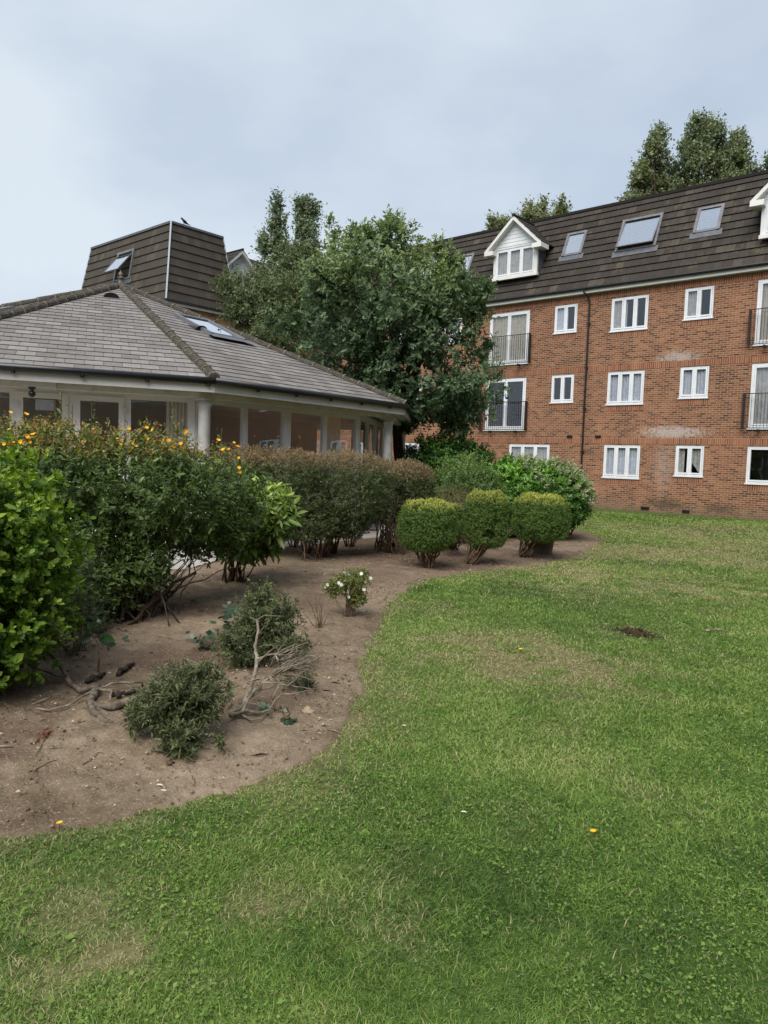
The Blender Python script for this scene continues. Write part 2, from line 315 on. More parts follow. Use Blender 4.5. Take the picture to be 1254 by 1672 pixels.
M_LITTER = leafmat('litter_leaf', [(0, (.035, .025, .018)), (.30, (.10, .065, .04)), (.55, (.24, .16, .095)), (.8, (.42, .34, .24)), (.95, (.58, .52, .43)), (1, (.66, .62, .55))], trans=0, rough=.85, spec=.1)
def lawnmat():
    m, t, b = newmat('lawn_ground', .95, .05)
    a = N(t, 'ShaderNodeAttribute', attribute_name='dry'); g = N(t, 'ShaderNodeNewGeometry')
    n = N(t, 'ShaderNodeTexNoise', i_Scale=22., i_Detail=7.); t.links.new(g.outputs['Position'], n.inputs['Vector'])
    r = ramp(t, [(.3, (.030, .060, .012)), (.7, (.075, .125, .028))]); t.links.new(n.outputs['Fac'], r.inputs[0])
    r2 = ramp(t, [(.3, (.075, .070, .030)), (.7, (.19, .165, .085))]); t.links.new(n.outputs['Fac'], r2.inputs[0])
    t.links.new(mixc(t, a.outputs['Fac'], r.outputs[0], r2.outputs[0]), b.inputs['Base Color']); return m
M_LAWN = lawnmat()
M_GRASS = leafmat('grass_blade', [(0, (.044, .090, .020)), (.3, (.090, .162, .031)), (.6, (.142, .236, .043)), (.85, (.205, .295, .064)), (1, (.30, .34, .12))], tip=(.38, .33, .18), rough=.6, spec=.25, trans=.25)

# ------------------------------------------------------------------ ground
BED = np.array([(-6.55, 14.15), (-5.95, 12.6), (-5.75, 11.3), (-5.8, 10.17), (-6.0, 8.9), (-6.03, 7.94), (-5.48, 6.51), (-4.78, 5.55), (-4.21, 4.69), (-3.66, 3.98), (-3.18, 3.45), (-2.82, 2.83), (-2.72, 2.29),
                (-2.76, 1.95), (-2.87, 1.56), (-3.05, 1.18), (-3.3, .5), (-3.9, -.8), (-4.4, -3), (-5, -7), (-14, -7), (-20, 2), (-20, 16), (-15, 19.5), (-11, 19), (-8.9, 17.6), (-7.6, 16.4), (-6.8, 15.2)])
def smooth_poly(P, it=2):
    for _ in range(it):
        Q = np.roll(P, -1, 0); P = np.stack([.75*P+.25*Q, .25*P+.75*Q], 1).reshape(-1, 2)
    return P
BEDS = smooth_poly(BED)
def sdf(P):                     # signed distance to the bed outline, positive inside
    P = np.asarray(P)[:, :2]; best = np.full(len(P), 1e9); ins = np.zeros(len(P), bool); a = BEDS; b = np.roll(BEDS, -1, 0)
    for (ax, ay), (bx, by) in zip(a, b):
        ex, ey = bx-ax, by-ay; t = np.clip(((P[:, 0]-ax)*ex+(P[:, 1]-ay)*ey)/(ex*ex+ey*ey), 0, 1)
        best = np.minimum(best, np.hypot(P[:, 0]-ax-t*ex, P[:, 1]-ay-t*ey))
        c = (ay > P[:, 1]) != (by > P[:, 1]); x = ax+(P[:, 1]-ay)/(by-ay+1e-12)*ex; ins ^= c & (P[:, 0] < x)
    return np.where(ins, best, -best)
_dp = [((870, 1085), 1.2, .7), ((960, 1095), 1.2, .5), ((820, 1040), 1., .5), ((1040, 1040), .4, .5), ((870, 930), .8, 1.3), ((1120, 905), .75, 2.2), ((1000, 960), .6, 1.8), ((700, 990), .8, .7), ((1180, 880), .7, 2.5), ((650, 1130), .5, .35),
       ((190, 1560), 1.4, .12), ((655, 1535), 1.5, .13), ((655, 1450), .8, .09), ((120, 1470), .9, .16), ((990, 1260), .3, .3), ((440, 1480), .6, .18), ((300, 1600), .6, .15), ((700, 1060), .8, .6), ((1150, 960), .6, 1.2), ((60, 1600), .6, .2), ((590, 1170), .8, .12), ((820, 1330), .3, .3)]
_dc = [(G(*q)[:2], s, r) for q, s, r in _dp]
def dryness(P):
    d = np.zeros(len(P))
    for c, s, r in _dc:
        q = (P[:, :2]-c)/r; d += s*np.exp(-(q[:, 0]**2+q[:, 1]**2))
    f = vn(P[:, :2], .35, 1)*.55+vn(P[:, :2], 1.3, 2)*.3+vn(P[:, :2], 4.5, 3)*.15
    dist = np.hypot(P[:, 0], P[:, 1]); base = np.clip((f-.47)*2.4, 0, .5)+.07
    fine = vn(P[:, :2], 9, 5)*.6+vn(P[:, :2], 3, 6)*.4
    far = np.clip((dist-9)/10, 0, 1)*.12
    out = np.clip(base+far+d*(.10+2.2*np.clip(fine-.32, 0, 1)), 0, 1)
    e = -sdf(P); return np.clip(out+.35*np.exp(-(np.clip(e, 0, 9)/.12)**2), 0, 1)
def grid(x0, x1, y0, y1, st):
    xs = np.arange(x0, x1+st/2, st); ys = np.arange(y0, y1+st/2, st); X, Y = np.meshgrid(xs, ys); P = np.c_[X.ravel(), Y.ravel()]
    nx, ny = len(xs), len(ys); i = (np.arange(ny-1)[:, None]*nx+np.arange(nx-1)[None]).ravel()
    return P, np.c_[i, i+1, i+nx+1, i+nx]
P, F = grid(-34, 16, -10, 27.1, .14)
o = nmesh('lawn', np.c_[P, np.zeros(len(P))], F, M_LAWN, attrs={'dry': dryness(P)}); tag(o, 'broad mown lawn with dry straw coloured patches', kind='structure')
m = MB(); 
m.poly([(-900, -900, -.05), (900, -900, -.05), (900, 900, -.05), (-900, 900, -.05)]); o = m.build('ground', noisy('far_ground', [(.3, (.05, .08, .02)), (.7, (.09, .12, .04))], .3, .95, .05)); tag(o, 'flat grassy ground reaching to the horizon', kind='structure')
def soil(x0, x1, y0, y1, st, name, mask=None):
    P, F = grid(x0, x1, y0, y1, st); s = sdf(P); s2 = s+.13*(vn(P, 4, 8)-.5)+.10*(vn(P, 13, 9)-.5)
    h = (vn(P, 1.2, 1)-.5)*.05+(vn(P, 5, 2)-.5)*.028+(vn(P, 17, 3)-.5)*.020+(np.maximum(vn(P, 33, 4), .55)-.55)*.035
    z = np.where(s2 > 0, .012+h*np.clip(s2/.25, .15, 1)+.01*np.clip(s2/.5, 0, 1), -.02+s2*.1); z = np.where(s2 > 0, np.maximum(z, .004), z)
    keep = (s2[F] > -st*2.5).all(1)
    if mask is not None: keep &= mask(P[F].mean(1))
    F = F[keep]; u = np.unique(F); mp_ = np.full(len(P), -1); mp_[u] = np.arange(len(u))
    return np.c_[P, z][u], mp_[F]
near = lambda c: (c[:, 0] > -7.6) & (c[:, 0] < -2) & (c[:, 1] > .6) & (c[:, 1] < 7.4)
V1, F1 = soil(-7.6, -2., .6, 7.4, .022, 's'); V2, F2 = soil(-20, -2, -7, 20, .085, 's', lambda c: ~near(c))
VS = np.r_[V1, V2]; e_ = sdf(VS); hum = np.clip((vn(VS[:, :2], 1.4, 33)*.6+vn(VS[:, :2], 5., 34)*.4-.47)*4, 0, 1)*np.clip((e_-.25)/.5, 0, 1)
o = nmesh('soil_bed', VS, np.r_[F1, F2+len(V1)], M_SOIL, smooth=True, attrs={'humus': np.clip(hum+np.clip((VS[:, 1]-6.5)/4, 0, .45), 0, 1)}); tag(o, 'bare brown soil planting bed curving beside the lawn', kind='structure')

# ------------------------------------------------------------------ pavilion geometry constants
V = np.array([[-11.68, 2.84], [-9.56, 6.89], [-9.87, 11.93], [-13.0, 16.2]]); APX = np.array([-15.95, 8.87, 5.4])
V = np.r_[V, 2*APX[:2]-V]; EZ = 2.78
V[7] = V[7]
def inset(P, d):
    n = len(P); out = []
    for i in range(n):
        a, b, c = P[i-1], P[i], P[(i+1) % n]; e1 = unit(b-a); e2 = unit(c-b); n1 = np.array([-e1[1], e1[0]]); n2 = np.array([-e2[1], e2[0]])
        bis = unit(n1+n2); out.append(b+bis*d/(bis@n1))
    return np.array(out)
m = MB(); pr = inset(V, .02)
m.poly([(*q, .03) for q in pr]); 
for i in range(8): a, b = pr[i], pr[(i+1) % 8]; m.poly([(*a, -.03), (*b, -.03), (*b, .03), (*a, .03)])
q = [(-8.45, 5.75), (-9.5, 7.6), (-13.2, 1.2), (-11.9, -.6)]
for i in range(6):
    t0, t1 = i/6+.004, (i+1)/6-.004; l = lambda t: (q[0][0]+(q[3][0]-q[0][0])*t, q[0][1]+(q[3][1]-q[0][1])*t); r_ = lambda t: (q[1][0]+(q[2][0]-q[1][0])*t, q[1][1]+(q[2][1]-q[1][1])*t)
    c4 = [l(t0), r_(t0), r_(t1), l(t1)]; m.poly([(*c, .045) for c in c4])
    for k in range(4): a, b = c4[k], c4[(k+1) % 4]; m.poly([(*a, -.05), (*b, -.05), (*b, .045), (*a, .045)])
o = m.build('path', M_PATH); tag(o, 'pale grey paved path around the white pavilion', kind='structure')

# ------------------------------------------------------------------ windows
def frameT(o, u, v, w_): return (np.array(o, float), np.array(u, float), np.array(v, float), np.array(w_, float))
def window(parent, T, W, H, lights, name='window', curtain='net', fw=.055, sill=True, mat=None, sash=True, room=1.2, label=None, glass=None, open_first=False):
    mat = mat or M_WHITE; m = MB(T); d0, d1 = -.09, -.02
    m.box(0, fw, 0, H, d0, d1); m.box(W-fw, W, 0, H, d0, d1); m.box(fw, W-fw, 0, fw, d0, d1); m.box(fw, W-fw, H-fw, H, d0, d1)
    edges = lights if isinstance(lights, list) else [fw+(W-2*fw)*i/lights for i in range(lights+1)]
    for e in edges[1:-1]: m.box(e-.02, e+.02, fw, H-fw, d0, d1)
    if sash:
        sw = .055
        for a, b in zip(edges[:-1], edges[1:]):
            a2 = a+(.022 if a > fw+.01 else .006); b2 = b-(.022 if b < W-fw-.01 else .006); z0, z1 = fw+.006, H-fw-.006
            for bx in ((a2, a2+sw, z0, z1), (b2-sw, b2, z0, z1), (a2+sw, b2-sw, z0, z0+sw), (a2+sw, b2-sw, z1-sw, z1)): m.box(*bx, d0+.004, d1+.016)
    if sill: m.box(-.03, W+.03, -.045, -.002, -.09, .045)
    wo = m.build(name, mat, parent)
    if label: wo['label'] = label
    p = MB(T); p.poly([(fw*.5, fw*.5, -.055), (W-fw*.5, fw*.5, -.055), (W-fw*.5, H-fw*.5, -.055), (fw*.5, H-fw*.5, -.055)]); p.build('pane', glass or M_GLASS, wo)
    cs = []
    def pleat(x0, x1, z0=.0, z1=H, amp=.02, per=.11, skew=0):
        c = MB(T); cs.append(c); n = max(8, int((x1-x0)/per*6)); xs = np.linspace(x0, x1, n); ph = R.random()*6
        zz = -.10+.8*amp*np.sin(xs*2*pi/per+ph)+amp*.4*np.sin(xs*2*pi/per*.37+ph)
        for i in range(n-1):
            s0 = skew*(x1-xs[i]); s1 = skew*(x1-xs[i+1])
            c.poly([(xs[i], z0+s0, zz[i]), (xs[i+1], z0+s1, zz[i+1]), (xs[i+1], z1, zz[i+1]), (xs[i], z1, zz[i])])
    cm = M_CURT if R.random() < .6 else M_CURT2
    if curtain == 'net': pleat(.02, W-.02)
    elif curtain == 'half': pleat(.02, W*.42)
    elif curtain == 'sides': pleat(.02, W*.24); pleat(W*.76, W-.02)
    elif curtain == 'beige': pleat(.02, W-.02, per=.16); cm = M_BEIGE
    elif curtain == 'beigesides': pleat(.02, W*.3, per=.14); pleat(W*.55, W*.8, per=.14); cm = M_BEIGE
    elif curtain == 'drape': pleat(.02, W*.30, per=.12); pleat(W*.52, W*.93, per=.12, skew=1.3)
    elif curtain == 'low': pleat(.02, W-.02, 0, H*.45)
    for c in cs: c.build('curtain', cm, wo)
    return wo

# ------------------------------------------------------------------ main building
WY = 27.1
bld = thing('apartment_building', 'long four storey red brick apartment block with dark mansard roof and white windows', 'building', (-11, WY, 0))
SM = [(-14.70, -13.71, 4.18, 5.28), (-14.70, -13.71, 6.96, 8.06), (-14.70, -13.71, 1.40, 2.48)]
TR = [(-12.30, -10.86, 1.24, 2.49), (-12.30, -10.86, 4.04, 5.28), (-12.30, -10.86, 6.82, 8.07)]
DB = [(-9.55, -8.55, 1.40, 2.5), (-9.55, -8.55, 4.20, 5.31), (-9.55, -8.55, 6.99, 8.09)]
DOORS = [(-17.79, -15.84, 5.86, 8.04), (-17.84, -15.87, 3.08, 5.26), (-7.14, -5.19, 5.91, 8.08), (-7.16, -5.20, 3.10, 5.29)]
GF = [(-16.56, -14.64, 1.24, 2.48), (-7.13, -5.2, 1.23, 2.49)]
wins = [(r, 2, 'sides0') for r in SM[:0]]
W_ = []
W_ += [(SM[0], 2, 'none'), (SM[1], 2, 'half')]
W_ += [(TR[0], 3, 'net'), (TR[1], 3, 'net'), (TR[2], 3, 'half')]
W_ += [(DB[0], 2, 'drape'), (DB[1], 2, 'net'), (DB[2], 2, 'half')]
W_ += [(GF[0], 3, 'net'), (GF[1], 2, 'none')]
for zz, c in ((4.18, 'none'), (6.97, 'net')): W_.append(((-20.25, -19.26, zz, zz+1.1), 2, c))
for zz, c in ((1.24, 'net'), (4.04, 'net'), (6.82, 'half')): W_.append(((-22.9, -21.45, zz, zz+1.25), 3, c))
for zz, c in ((1.4, 'net'), (4.2, 'half'), (7., 'net')): W_.append(((-25.6, -24.6, zz, zz+1.1), 2, c))
for x, wd, n, zz, c in ((-3.6, 1., 2, 4.2, 'net'), (-3.6, 1., 2, 7., 'none'), (-1., 1.45, 3, 1.24, 'net'), (-1., 1.45, 3, 4.04, 'sides'), (-1, 1.45, 3, 6.82, 'net'), (1.7, 1., 2, 1.4, 'half'), (1.7, 1, 2, 4.2, 'net'), (1.7, 1, 2, 7, 'net'), (5.5, 1.9, 3, 1.24, 'net'), (5.5, 1.9, 3, 4.04, 'net'), (5.5, 1.9, 3, 6.82, 'net')):
    W_.append(((x, x+wd, zz, zz+(1.25 if n == 3 else 1.1)), n, c))
rects = [w0[0] for w0 in W_]+DOORS
X0, X1, ZT = -34., 12., 8.42
xs = sorted({X0, X1, *[r[0] for r in rects], *[r[1] for r in rects]}); zs = sorted({0, ZT, *[r[2] for r in rects], *[r[3] for r in rects]})
m = MB()
for i in range(len(xs)-1):
    for j in range(len(zs)-1):
        cx, cz = (xs[i]+xs[i+1])/2, (zs[j]+zs[j+1])/2
        if any(r[0] < cx < r[1] and r[2] < cz < r[3] for r in rects): continue
        m.poly([(xs[i], WY, zs[j]), (xs[i+1], WY, zs[j]), (xs[i+1], WY, zs[j+1]), (xs[i], WY, zs[j+1])])
for x0, x1, z0, z1 in rects:
    for a, b in (((x0, z0), (x1, z0)), ((x1, z0), (x1, z1)), ((x1, z1), (x0, z1)), ((x0, z1), (x0, z0))):
        m.poly([(a[0], WY, a[1]), (b[0], WY, b[1]), (b[0], WY+.25, b[1]), (a[0], WY+.25, a[1])])
for z in (2.9, 5.7): m.poly([(X0, WY+.26, z), (X1, WY+.26, z), (X1, WY+9, z), (X0, WY+9, z)])
for x in (-30, -26, -23.9, -18.3, -13.3, -10.2, -7.8, -4.2, -1.6, 1, 4): m.poly([(x, WY+.26, 0), (x, WY+9, 0), (x, WY+9, 8.4), (x, WY+.26, 8.4)])
m.poly([(X0, WY+9, 0), (X1, WY+9, 0), (X1, WY+9, ZT), (X0, WY+9, ZT)])
m.build('wall', M_BRICK, bld)
for x in (X0, X1): m = MB(); m.poly([(x, WY+.001, 0), (x, WY+8.999, 0), (x, WY+8.999, ZT-.001), (x, WY+.001, ZT-.001)]); m.build('end_wall', M_BRICKY, bld)
m = MB()
def strip(x0, x1, z0, z1, pr=.006): m.box(x0, x1, WY-pr, WY+.02, z0, z1)
strip(X0, X1, 2.535, 2.745); strip(X0, X1, 5.32, 5.53); strip(X0, X1, 8.115, 8.33)
for r, n, c in W_: strip(r[0]-.02, r[1]+.02, r[2]-.25, r[2]-.046, .004)
m.build('soldier_course', M_SOLD, bld)
I3 = ((1, 0, 0), (0, 0, 1), (0, -1, 0))
for r, n, c in W_: window(bld, frameT((r[0], WY, r[2]), *I3), r[1]-r[0], r[3]-r[2], n, curtain=c)
for r, c in zip(DOORS, ('beige', 'none', 'beigesides', 'net')):
    window(bld, frameT((r[0], WY, r[2]), *I3), r[1]-r[0], r[3]-r[2], 2, 'balcony_door', c, fw=.09, sill=True)
    x0, x1, z0 = r[0]-.14, r[1]+.14, r[2]; m = MB(); y0 = WY-.2
    for z in (z0+1.16, z0+.0): m.box(x0, x1, y0-.012, y0+.012, z-.015, z+.012)
    for k in range(int((x1-x0)/.105)+1):
        x = x0+.04+k*.105
        if x < x1-.03: m.box(x-.006, x+.006, y0-.006, y0+.006, z0, z0+1.15)
    for x in (x0, x1):
        m.box(x-.03, x+.03, y0-.03, y0+.10, z0-.03, z0+1.18); m.box(x-.01, x+.01, y0+.1, WY, z0+1.09, z0+1.12); m.box(x-.01, x+.01, y0+.1, WY, z0+.02, z0+.05)
    for x in (x0+.5, x1-.5): m.box(x-.02, x+.02, y0-.03, WY, z0-.09, z0-.04); m.box(x-.06, x+.06, y0, y0+.08, z0-.14, z0-.09)
    m.build('balcony_railing', M_IRON, bld)
# pipes, vents, eaves
m = MB(); m.tube([(-13.32, WY-.32, 8.50), (-13.32, WY-.30, 8.36), (-13.22, WY-.12, 8.22), (-13.175, WY-.07, 8.05), (-13.175, WY-.07, .05)], .034, 10)
for z in (7.2, 5.5, 3.9, 2.2, .9): m.box(-13.235, -13.115, WY-.10, WY, z-.03, z+.03)
m.build('downpipe', M_BLACK, bld, smooth=False)
for x, z, wd in ((-13.77, 2.80, .23), (-12.56, 2.80, .23), (-10.55, .14, .30), (-9.05, .12, .26)):
    m = MB()
    m.box(x-wd/2, x+wd/2, WY-.02, WY+.02, z-.045, z+.045)
    for k in range(3): m.box(x-wd/2, x+wd/2, WY-.04, WY-.021, z-.045+k*.035, z-.03+k*.035)
    m.build('air_vent', M_IRON, bld)
m = MB(); m.box(X0, X1, WY-.20, WY+.02, 8.36, 8.49); m.build('fascia', M_FASCW, bld)
m = MB(); m.tube([(X0, WY-.26, 8.535), (X1, WY-.26, 8.535)], .062, 10); m.build('gutter', M_BLACK, bld)
def mansard(T, L, S, n, name, mat, parent, th=.052, hole=None):  # T: origin, along, up slope, outward
    m = MB(T); g = S/n
    for i in range(n):
        s0, s1 = i*g, (i+1)*g; uv = lambda x, s: (x, s)
        a, b = (0, L) if not callable(L) else (L(s0)[0], L(s0)[1]); a1, b1 = (0, L) if not callable(L) else (L(s1)[0], L(s1)[1])
        sh = i*.013+.17*(i % 2); s0v, s1v = s0+.011, s1-.001
        m.poly([(a, s0, th), (b, s0, th), (b1, s1+.02, .005), (a1, s1+.02, .005)], [(a+sh, s0v), (b+sh, s0v), (b1+sh, s1v), (a1+sh, s1v)])
        m.poly([(a, s0+.012, 0), (b, s0+.012, 0), (b, s0, th), (a, s0, th)])
    return m.build(name, mat, parent)
INC = radians(65); SL = 3.93; un, ua = (0, cos(INC), sin(INC)), (0, -sin(INC), cos(INC))
mansard(frameT((X0, 26.85, 8.56), (1, 0, 0), un, ua), X1-X0, SL, 12, 'roof', M_TILE, bld)
m = MB(); m.box(X0, X1, 28.42, 28.62, 12.06, 12.17); m.poly([(X0, 28.62, 12.12), (X1, 28.62, 12.12), (X1, 36, 12.12), (X0, 36, 12.12)]); m.poly([(X0, 36.1, 8.4), (X1, 36.1, 8.4), (X1, 36, 12.12), (X0, 36, 12.12)])
m.poly([(X0, 26.85, 8.5), (X0, 36, 8.5), (X0, 36, 12.1), (X0, 28.5, 12.1)]); m.poly([(X1, 26.85, 8.5), (X1, 36, 8.5), (X1, 36, 12.1), (X1, 28.5, 12.1)]); m.poly([(X0, 26.8, 8.49), (X1, 26.8, 8.49), (X1, 36.1, 8.49), (X0, 36.1, 8.49)])
m.build('roof_edge', M_TILE, bld)
def roof_y(z): return 26.85+(z-8.56)/np.tan(INC)
def skylight(parent, T, W, H, tilt=0., piv=.5, fr=.075, blind=True, label=None, pr=.1):
    m = MB(T); m.box(-.02, fr, -.02, H+.02, -.02, pr); m.box(W-fr, W+.02, -.02, H+.02, -.02, pr); m.box(fr, W-fr, H-fr, H+.02, -.02, pr); m.box(fr, W-fr, -.02, fr*.6, -.02, pr*.8)
    o = m.build('roof_window', M_SKF, parent)
    if label: o['label'] = label
    f = MB(T); f.poly([(-.12, -.25, .052), (W+.12, -.25, .052), (W+.12, .0, .056), (-.12, .0, .056)]); f.build('flashing', M_LEAD, o)
    m = MB(T); m.box(0, W, 0, H, -.03, -.01); m.build('opening', M_DARKIN if tilt else M_BLIND_REFL, o)
    O, u, v, w_ = T; v2 = v*cos(tilt)-w_*sin(tilt); w2 = w_*cos(tilt)+v*sin(tilt); c = O+v*(H*piv)+w_*(pr*.6+abs(sin(tilt))*H*.06)
    T2 = (c-v2*(H*piv), u, v2, w2); s = MB(T2); a = fr*.75 
    s.box(a, a+.045, .03, H-.03, -.02, .02); s.box(W-a-.045, W-a, .03, H-.03, -.02, .02); s.box(a+.045, W-a-.045, .03, .075, -.02, .02); s.box(a+.045, W-a-.045, H-.075, H-.03, -.02, .02); s.build('sash', M_SKF, o)
    p = MB(T2); p.box(a+.045, W-a-.045, .075, H-.075, -.006, .004); p.build('pane', M_GLASS2, o)
def on_roof(x, z): return frameT((x, roof_y(z), z), (1, 0, 0), un, ua)
skylight(bld, on_roof(-14.72, 10.1), .83, 1.08); skylight(bld, on_roof(-9.53, 10.12), .88, 1.06); skylight(bld, on_roof(-20.17, 10.08), .84, 1.05)
skylight(bld, on_roof(-12.40, 9.88), 1.54, 1.46, radians(9), .8, label='wide roof window tilted open'); skylight(bld, on_roof(-22.8, 9.88), 1.5, 1.46, 0)
skylight(bld, on_roof(-3.6, 10.1), .85, 1.06); skylight(bld, on_roof(-1., 9.9), 1.5, 1.4)
def dormer(parent, T, curtain='net', back=2.0):     # T origin at centre of the sill on the front plane; u along, v up, w outward
    W, H, PK = 2.1, 1.30, 2.36
    m = MB(T)   # front surround and gable cladding
    ww = .10
    m.box(-W/2, -W/2+ww, 0, H, -.1, 0); m.box(W/2-ww, W/2, 0, H, -.1, 0); m.box(-W/2-.03, W/2+.03, -.06, .06, -.1, .05); m.box(-W/2+ww, W/2-ww, H-.09, H, -.1, 0)
    o = m.build('dormer', M_FASCW, parent)
    c = MB(T)
    for k in range(7):
        z0 = H+k*.15; z1 = min(z0+.15, PK-.02); hw0 = (W/2+.05)*(PK-z0)/(PK-H); hw1 = max(.01, (W/2+.05)*(PK-z1)/(PK-H))
        if z0 >= PK-.03: break
        c.poly([(-hw0, z0, .012), (hw0, z0, .012), (hw1, z1, 0.), (-hw1, z1, 0.)]); c.poly([(-hw0, z0, 0), (hw0, z0, 0), (hw0, z0, .012), (-hw0, z0, .012)])
    c.build('gable_cladding', M_WHITE, o)
    s = MB(T)
    for sx in (-1, 1): s.poly([(sx*(W/2-.001), -.03, -.0), (sx*(W/2-.001), H, -.0), (sx*(W/2-.001), H, -back), (sx*(W/2-.001), -.03, -back)])
    s.build('cheek', M_LEAD, o)
    r = MB(T); pk = PK+.08; ex, ez = W/2+.3, H-.12; n = 5
    for sx in (-1, 1):
        for i in range(n):
            t0, t1 = i/n, (i+1)/n; f = lambda t, d=0.: (sx*ex*(1-t), ez+(pk-ez)*t+d)
            a, b = f(t0, .035), f(t1, .004); r.poly([(a[0], a[1], .30), (b[0], b[1], .30), (b[0], b[1], -back-.6), (a[0], a[1], -back-.6)], [(0, 0), (0, .3), (2.5, .3), (2.5, 0)])
            a0 = f(t0, 0); r.poly([(a0[0], a0[1], .30), (a[0], a[1], .30), (a[0], a[1], -back), (a0[0], a0[1], -back)])
    r.tube([(0, pk+.02, .31), (0, pk+.02, -back-.4)], .06, 8); r.build('roof', M_TILE, o)
    b = MB(T)
    for sx in (-1, 1):
        b.poly([(sx*ex, ez-.0, .28), (0, pk-.0, .28), (0, pk-.17, .28), (sx*ex, ez-.17, .28)]); b.poly([(sx*ex, ez-.0, .25), (0, pk-.0, .25), (0, pk-.17, .25), (sx*ex, ez-.17, .25)])
        b.poly([(sx*ex, ez-.17, .28), (0, pk-.17, .28), (0, pk-.17, 0), (sx*ex, ez-.17, 0)])
        x0, x1 = sorted((sx*(W/2-.12), sx*(ex+.01))); b.box(x0, x1, ez-.2, ez-.02, -.35, .285)
    b.build('bargeboard', M_FASCW, o)
    O, u, v, w_ = T; T2 = (O+u*(-W/2+ww)+v*.06-w_*.0, u, v, w_); window(o, T2, W-2*ww, H-.15, 3, 'dormer_window', curtain, sill=False) if False else None
    return o, (O+u*(-W/2+ww)+v*.06, u, v, w_), W-2*ww, H-.15
def dormer_full(parent, T, curtain):
    o, T2, W, H = dormer(parent, T)
    wo = window(parent, T2, W, H, 3, 'dormer_window', curtain, sill=False)
dormer_full(bld, frameT((-16.6, 26.98, 9.45), *I3), 'net'); dormer_full(bld, frameT((-6.1, 26.98, 9.45), *I3), 'net')
# return wing closing the court on the far right
RX, RY0 = 12.0, -24.
RW = [(y, z, 1.5 if k % 2 else 1.0) for z in (1.3, 4.1, 6.9) for k, y in enumerate(np.arange(RY0+2, 25, 3.3))]
m = MB(); m.poly([(RX, RY0, 0), (RX, WY-.01, 0), (RX, WY-.01, 8.42), (RX, RY0, 8.42)]); m.poly([(RX+9, RY0, 0), (RX+9, WY-.01, 0), (RX+9, WY-.01, 8.42), (RX+9, RY0, 8.42)]); m.poly([(RX, RY0, 0), (RX+9, RY0, 0), (RX+9, RY0, 8.42), (RX, RY0, 8.42)]); m.build('return_wall', M_BRICKY, bld)
mansard(frameT((RX-.25, WY, 8.56), (0, -1, 0), (cos(INC), 0, sin(INC)), (-sin(INC), 0, cos(INC))), WY-RY0, SL, 12, 'return_roof', M_TILE, bld)
m = MB(); m.poly([(RX+1.4, RY0, 12.1), (RX+9, RY0, 12.1), (RX+9, WY+2, 12.1), (RX+1.4, WY+2, 12.1)]); m.build('return_roof_top', M_TILE, bld)
m = MB(); m.box(RX-.2, RX+.02, RY0, WY-.2, 8.36, 8.49); m.build('return_fascia', M_FASCW, bld)
for y, z, wd in RW:
    T = frameT((RX-.01, y+wd, z), (0, -1, 0), (0, 0, 1), (-1, 0, 0)); m = MB(T); m.box(0, wd, 0, 1.15, .001, .02); wo = m.build('window', M_WHITE, bld); p = MB(T)
    for k in range(2): p.box(.07+k*(wd/2-.02), wd/2-.05+k*(wd/2-.02), .07, 1.08, .021, .024)
    p.build('pane', M_DARKPANE, wo)
# far wing (front faces +X) joined to the same block
m = MB(); WX = -30.55
m.box(-38, WX, 21.3, 27.0, 0, 8.42); m.build('wing_wall', M_BRICKY, bld)
m = MB(); m.box(WX, WX+.2, 21.4, 27.0, 8.36, 8.49); m.build('wing_fascia', M_FASCW, bld)
mansard(frameT((WX+.25, 21.3, 8.56), (0, 1, 0), (-cos(INC), 0, sin(INC)), (sin(INC), 0, cos(INC))), 7.0, SL, 12, 'wing_roof', M_TILE, bld)
m = MB(); m.poly([(WX-1.45, 21.3, 12.1), (WX-1.45, 30, 12.1), (-40, 30, 12.1), (-40, 21.3, 12.1)]); m.build('wing_roof_top', M_TILE, bld)
dormer_full(bld, frameT((WX+.1, 23.35, 9.45), (0, 1, 0), (0, 0, 1), (1, 0, 0)), 'net')

# ------------------------------------------------------------------ tower block
tw = thing('roof_tower', 'square tower block with tall brown tiled mansard behind the pavilion', 'building', (-33.5, 20, 0))
TX, TY, BX, BY, TZ, BZ = -30.0, 19.15, -29.42, 18.57, 12.1, 8.52; LX = -37.35; LBX = LX-.58; TY2, BY2 = 22.0, 22.5
h = TZ-BZ; sl_ = float(np.hypot(.58, h)); up1 = np.array([0, .58, h])/sl_; out1 = np.cross((1, 0, 0), up1)
mansard((np.array([LBX, BY, BZ]), np.array([1., 0, 0]), up1, out1), lambda s: (.58*s/sl_, BX-LBX-.58*s/sl_), sl_, 9, 'tiled_front', M_TILE2, tw)
up2 = np.array([-.58, 0, h])/sl_; out2 = np.cross((0, 1, 0), up2)
mansard((np.array([BX, BY, BZ]), np.array([0, 1., 0]), up2, out2), lambda s: (.58*s/sl_, BY2-BY-.5*s/sl_), sl_, 9, 'tiled_side', M_TILE2, tw)
m = MB(); m.poly([(LBX, BY, BZ), (LX, TY, TZ), (LX, TY2, TZ), (LBX, BY2, BZ)]); m.poly([(LBX, BY2, BZ), (LX, TY2, TZ), (TX, TY2, TZ), (BX, BY2, BZ)]); m.poly([(LX, TY, TZ), (TX, TY, TZ), (TX, TY2, TZ), (LX, TY2, TZ)])
m.build('tiled_back', M_TILE2, tw)
m = MB(); e = .05
for a, b in (((LX, TY), (TX, TY)), ((TX, TY), (TX, TY2))): m.bar((*a, TZ+.02), (*b, TZ+.02), .16, .1)
m.build('roof_edge', M_LEAD, tw)
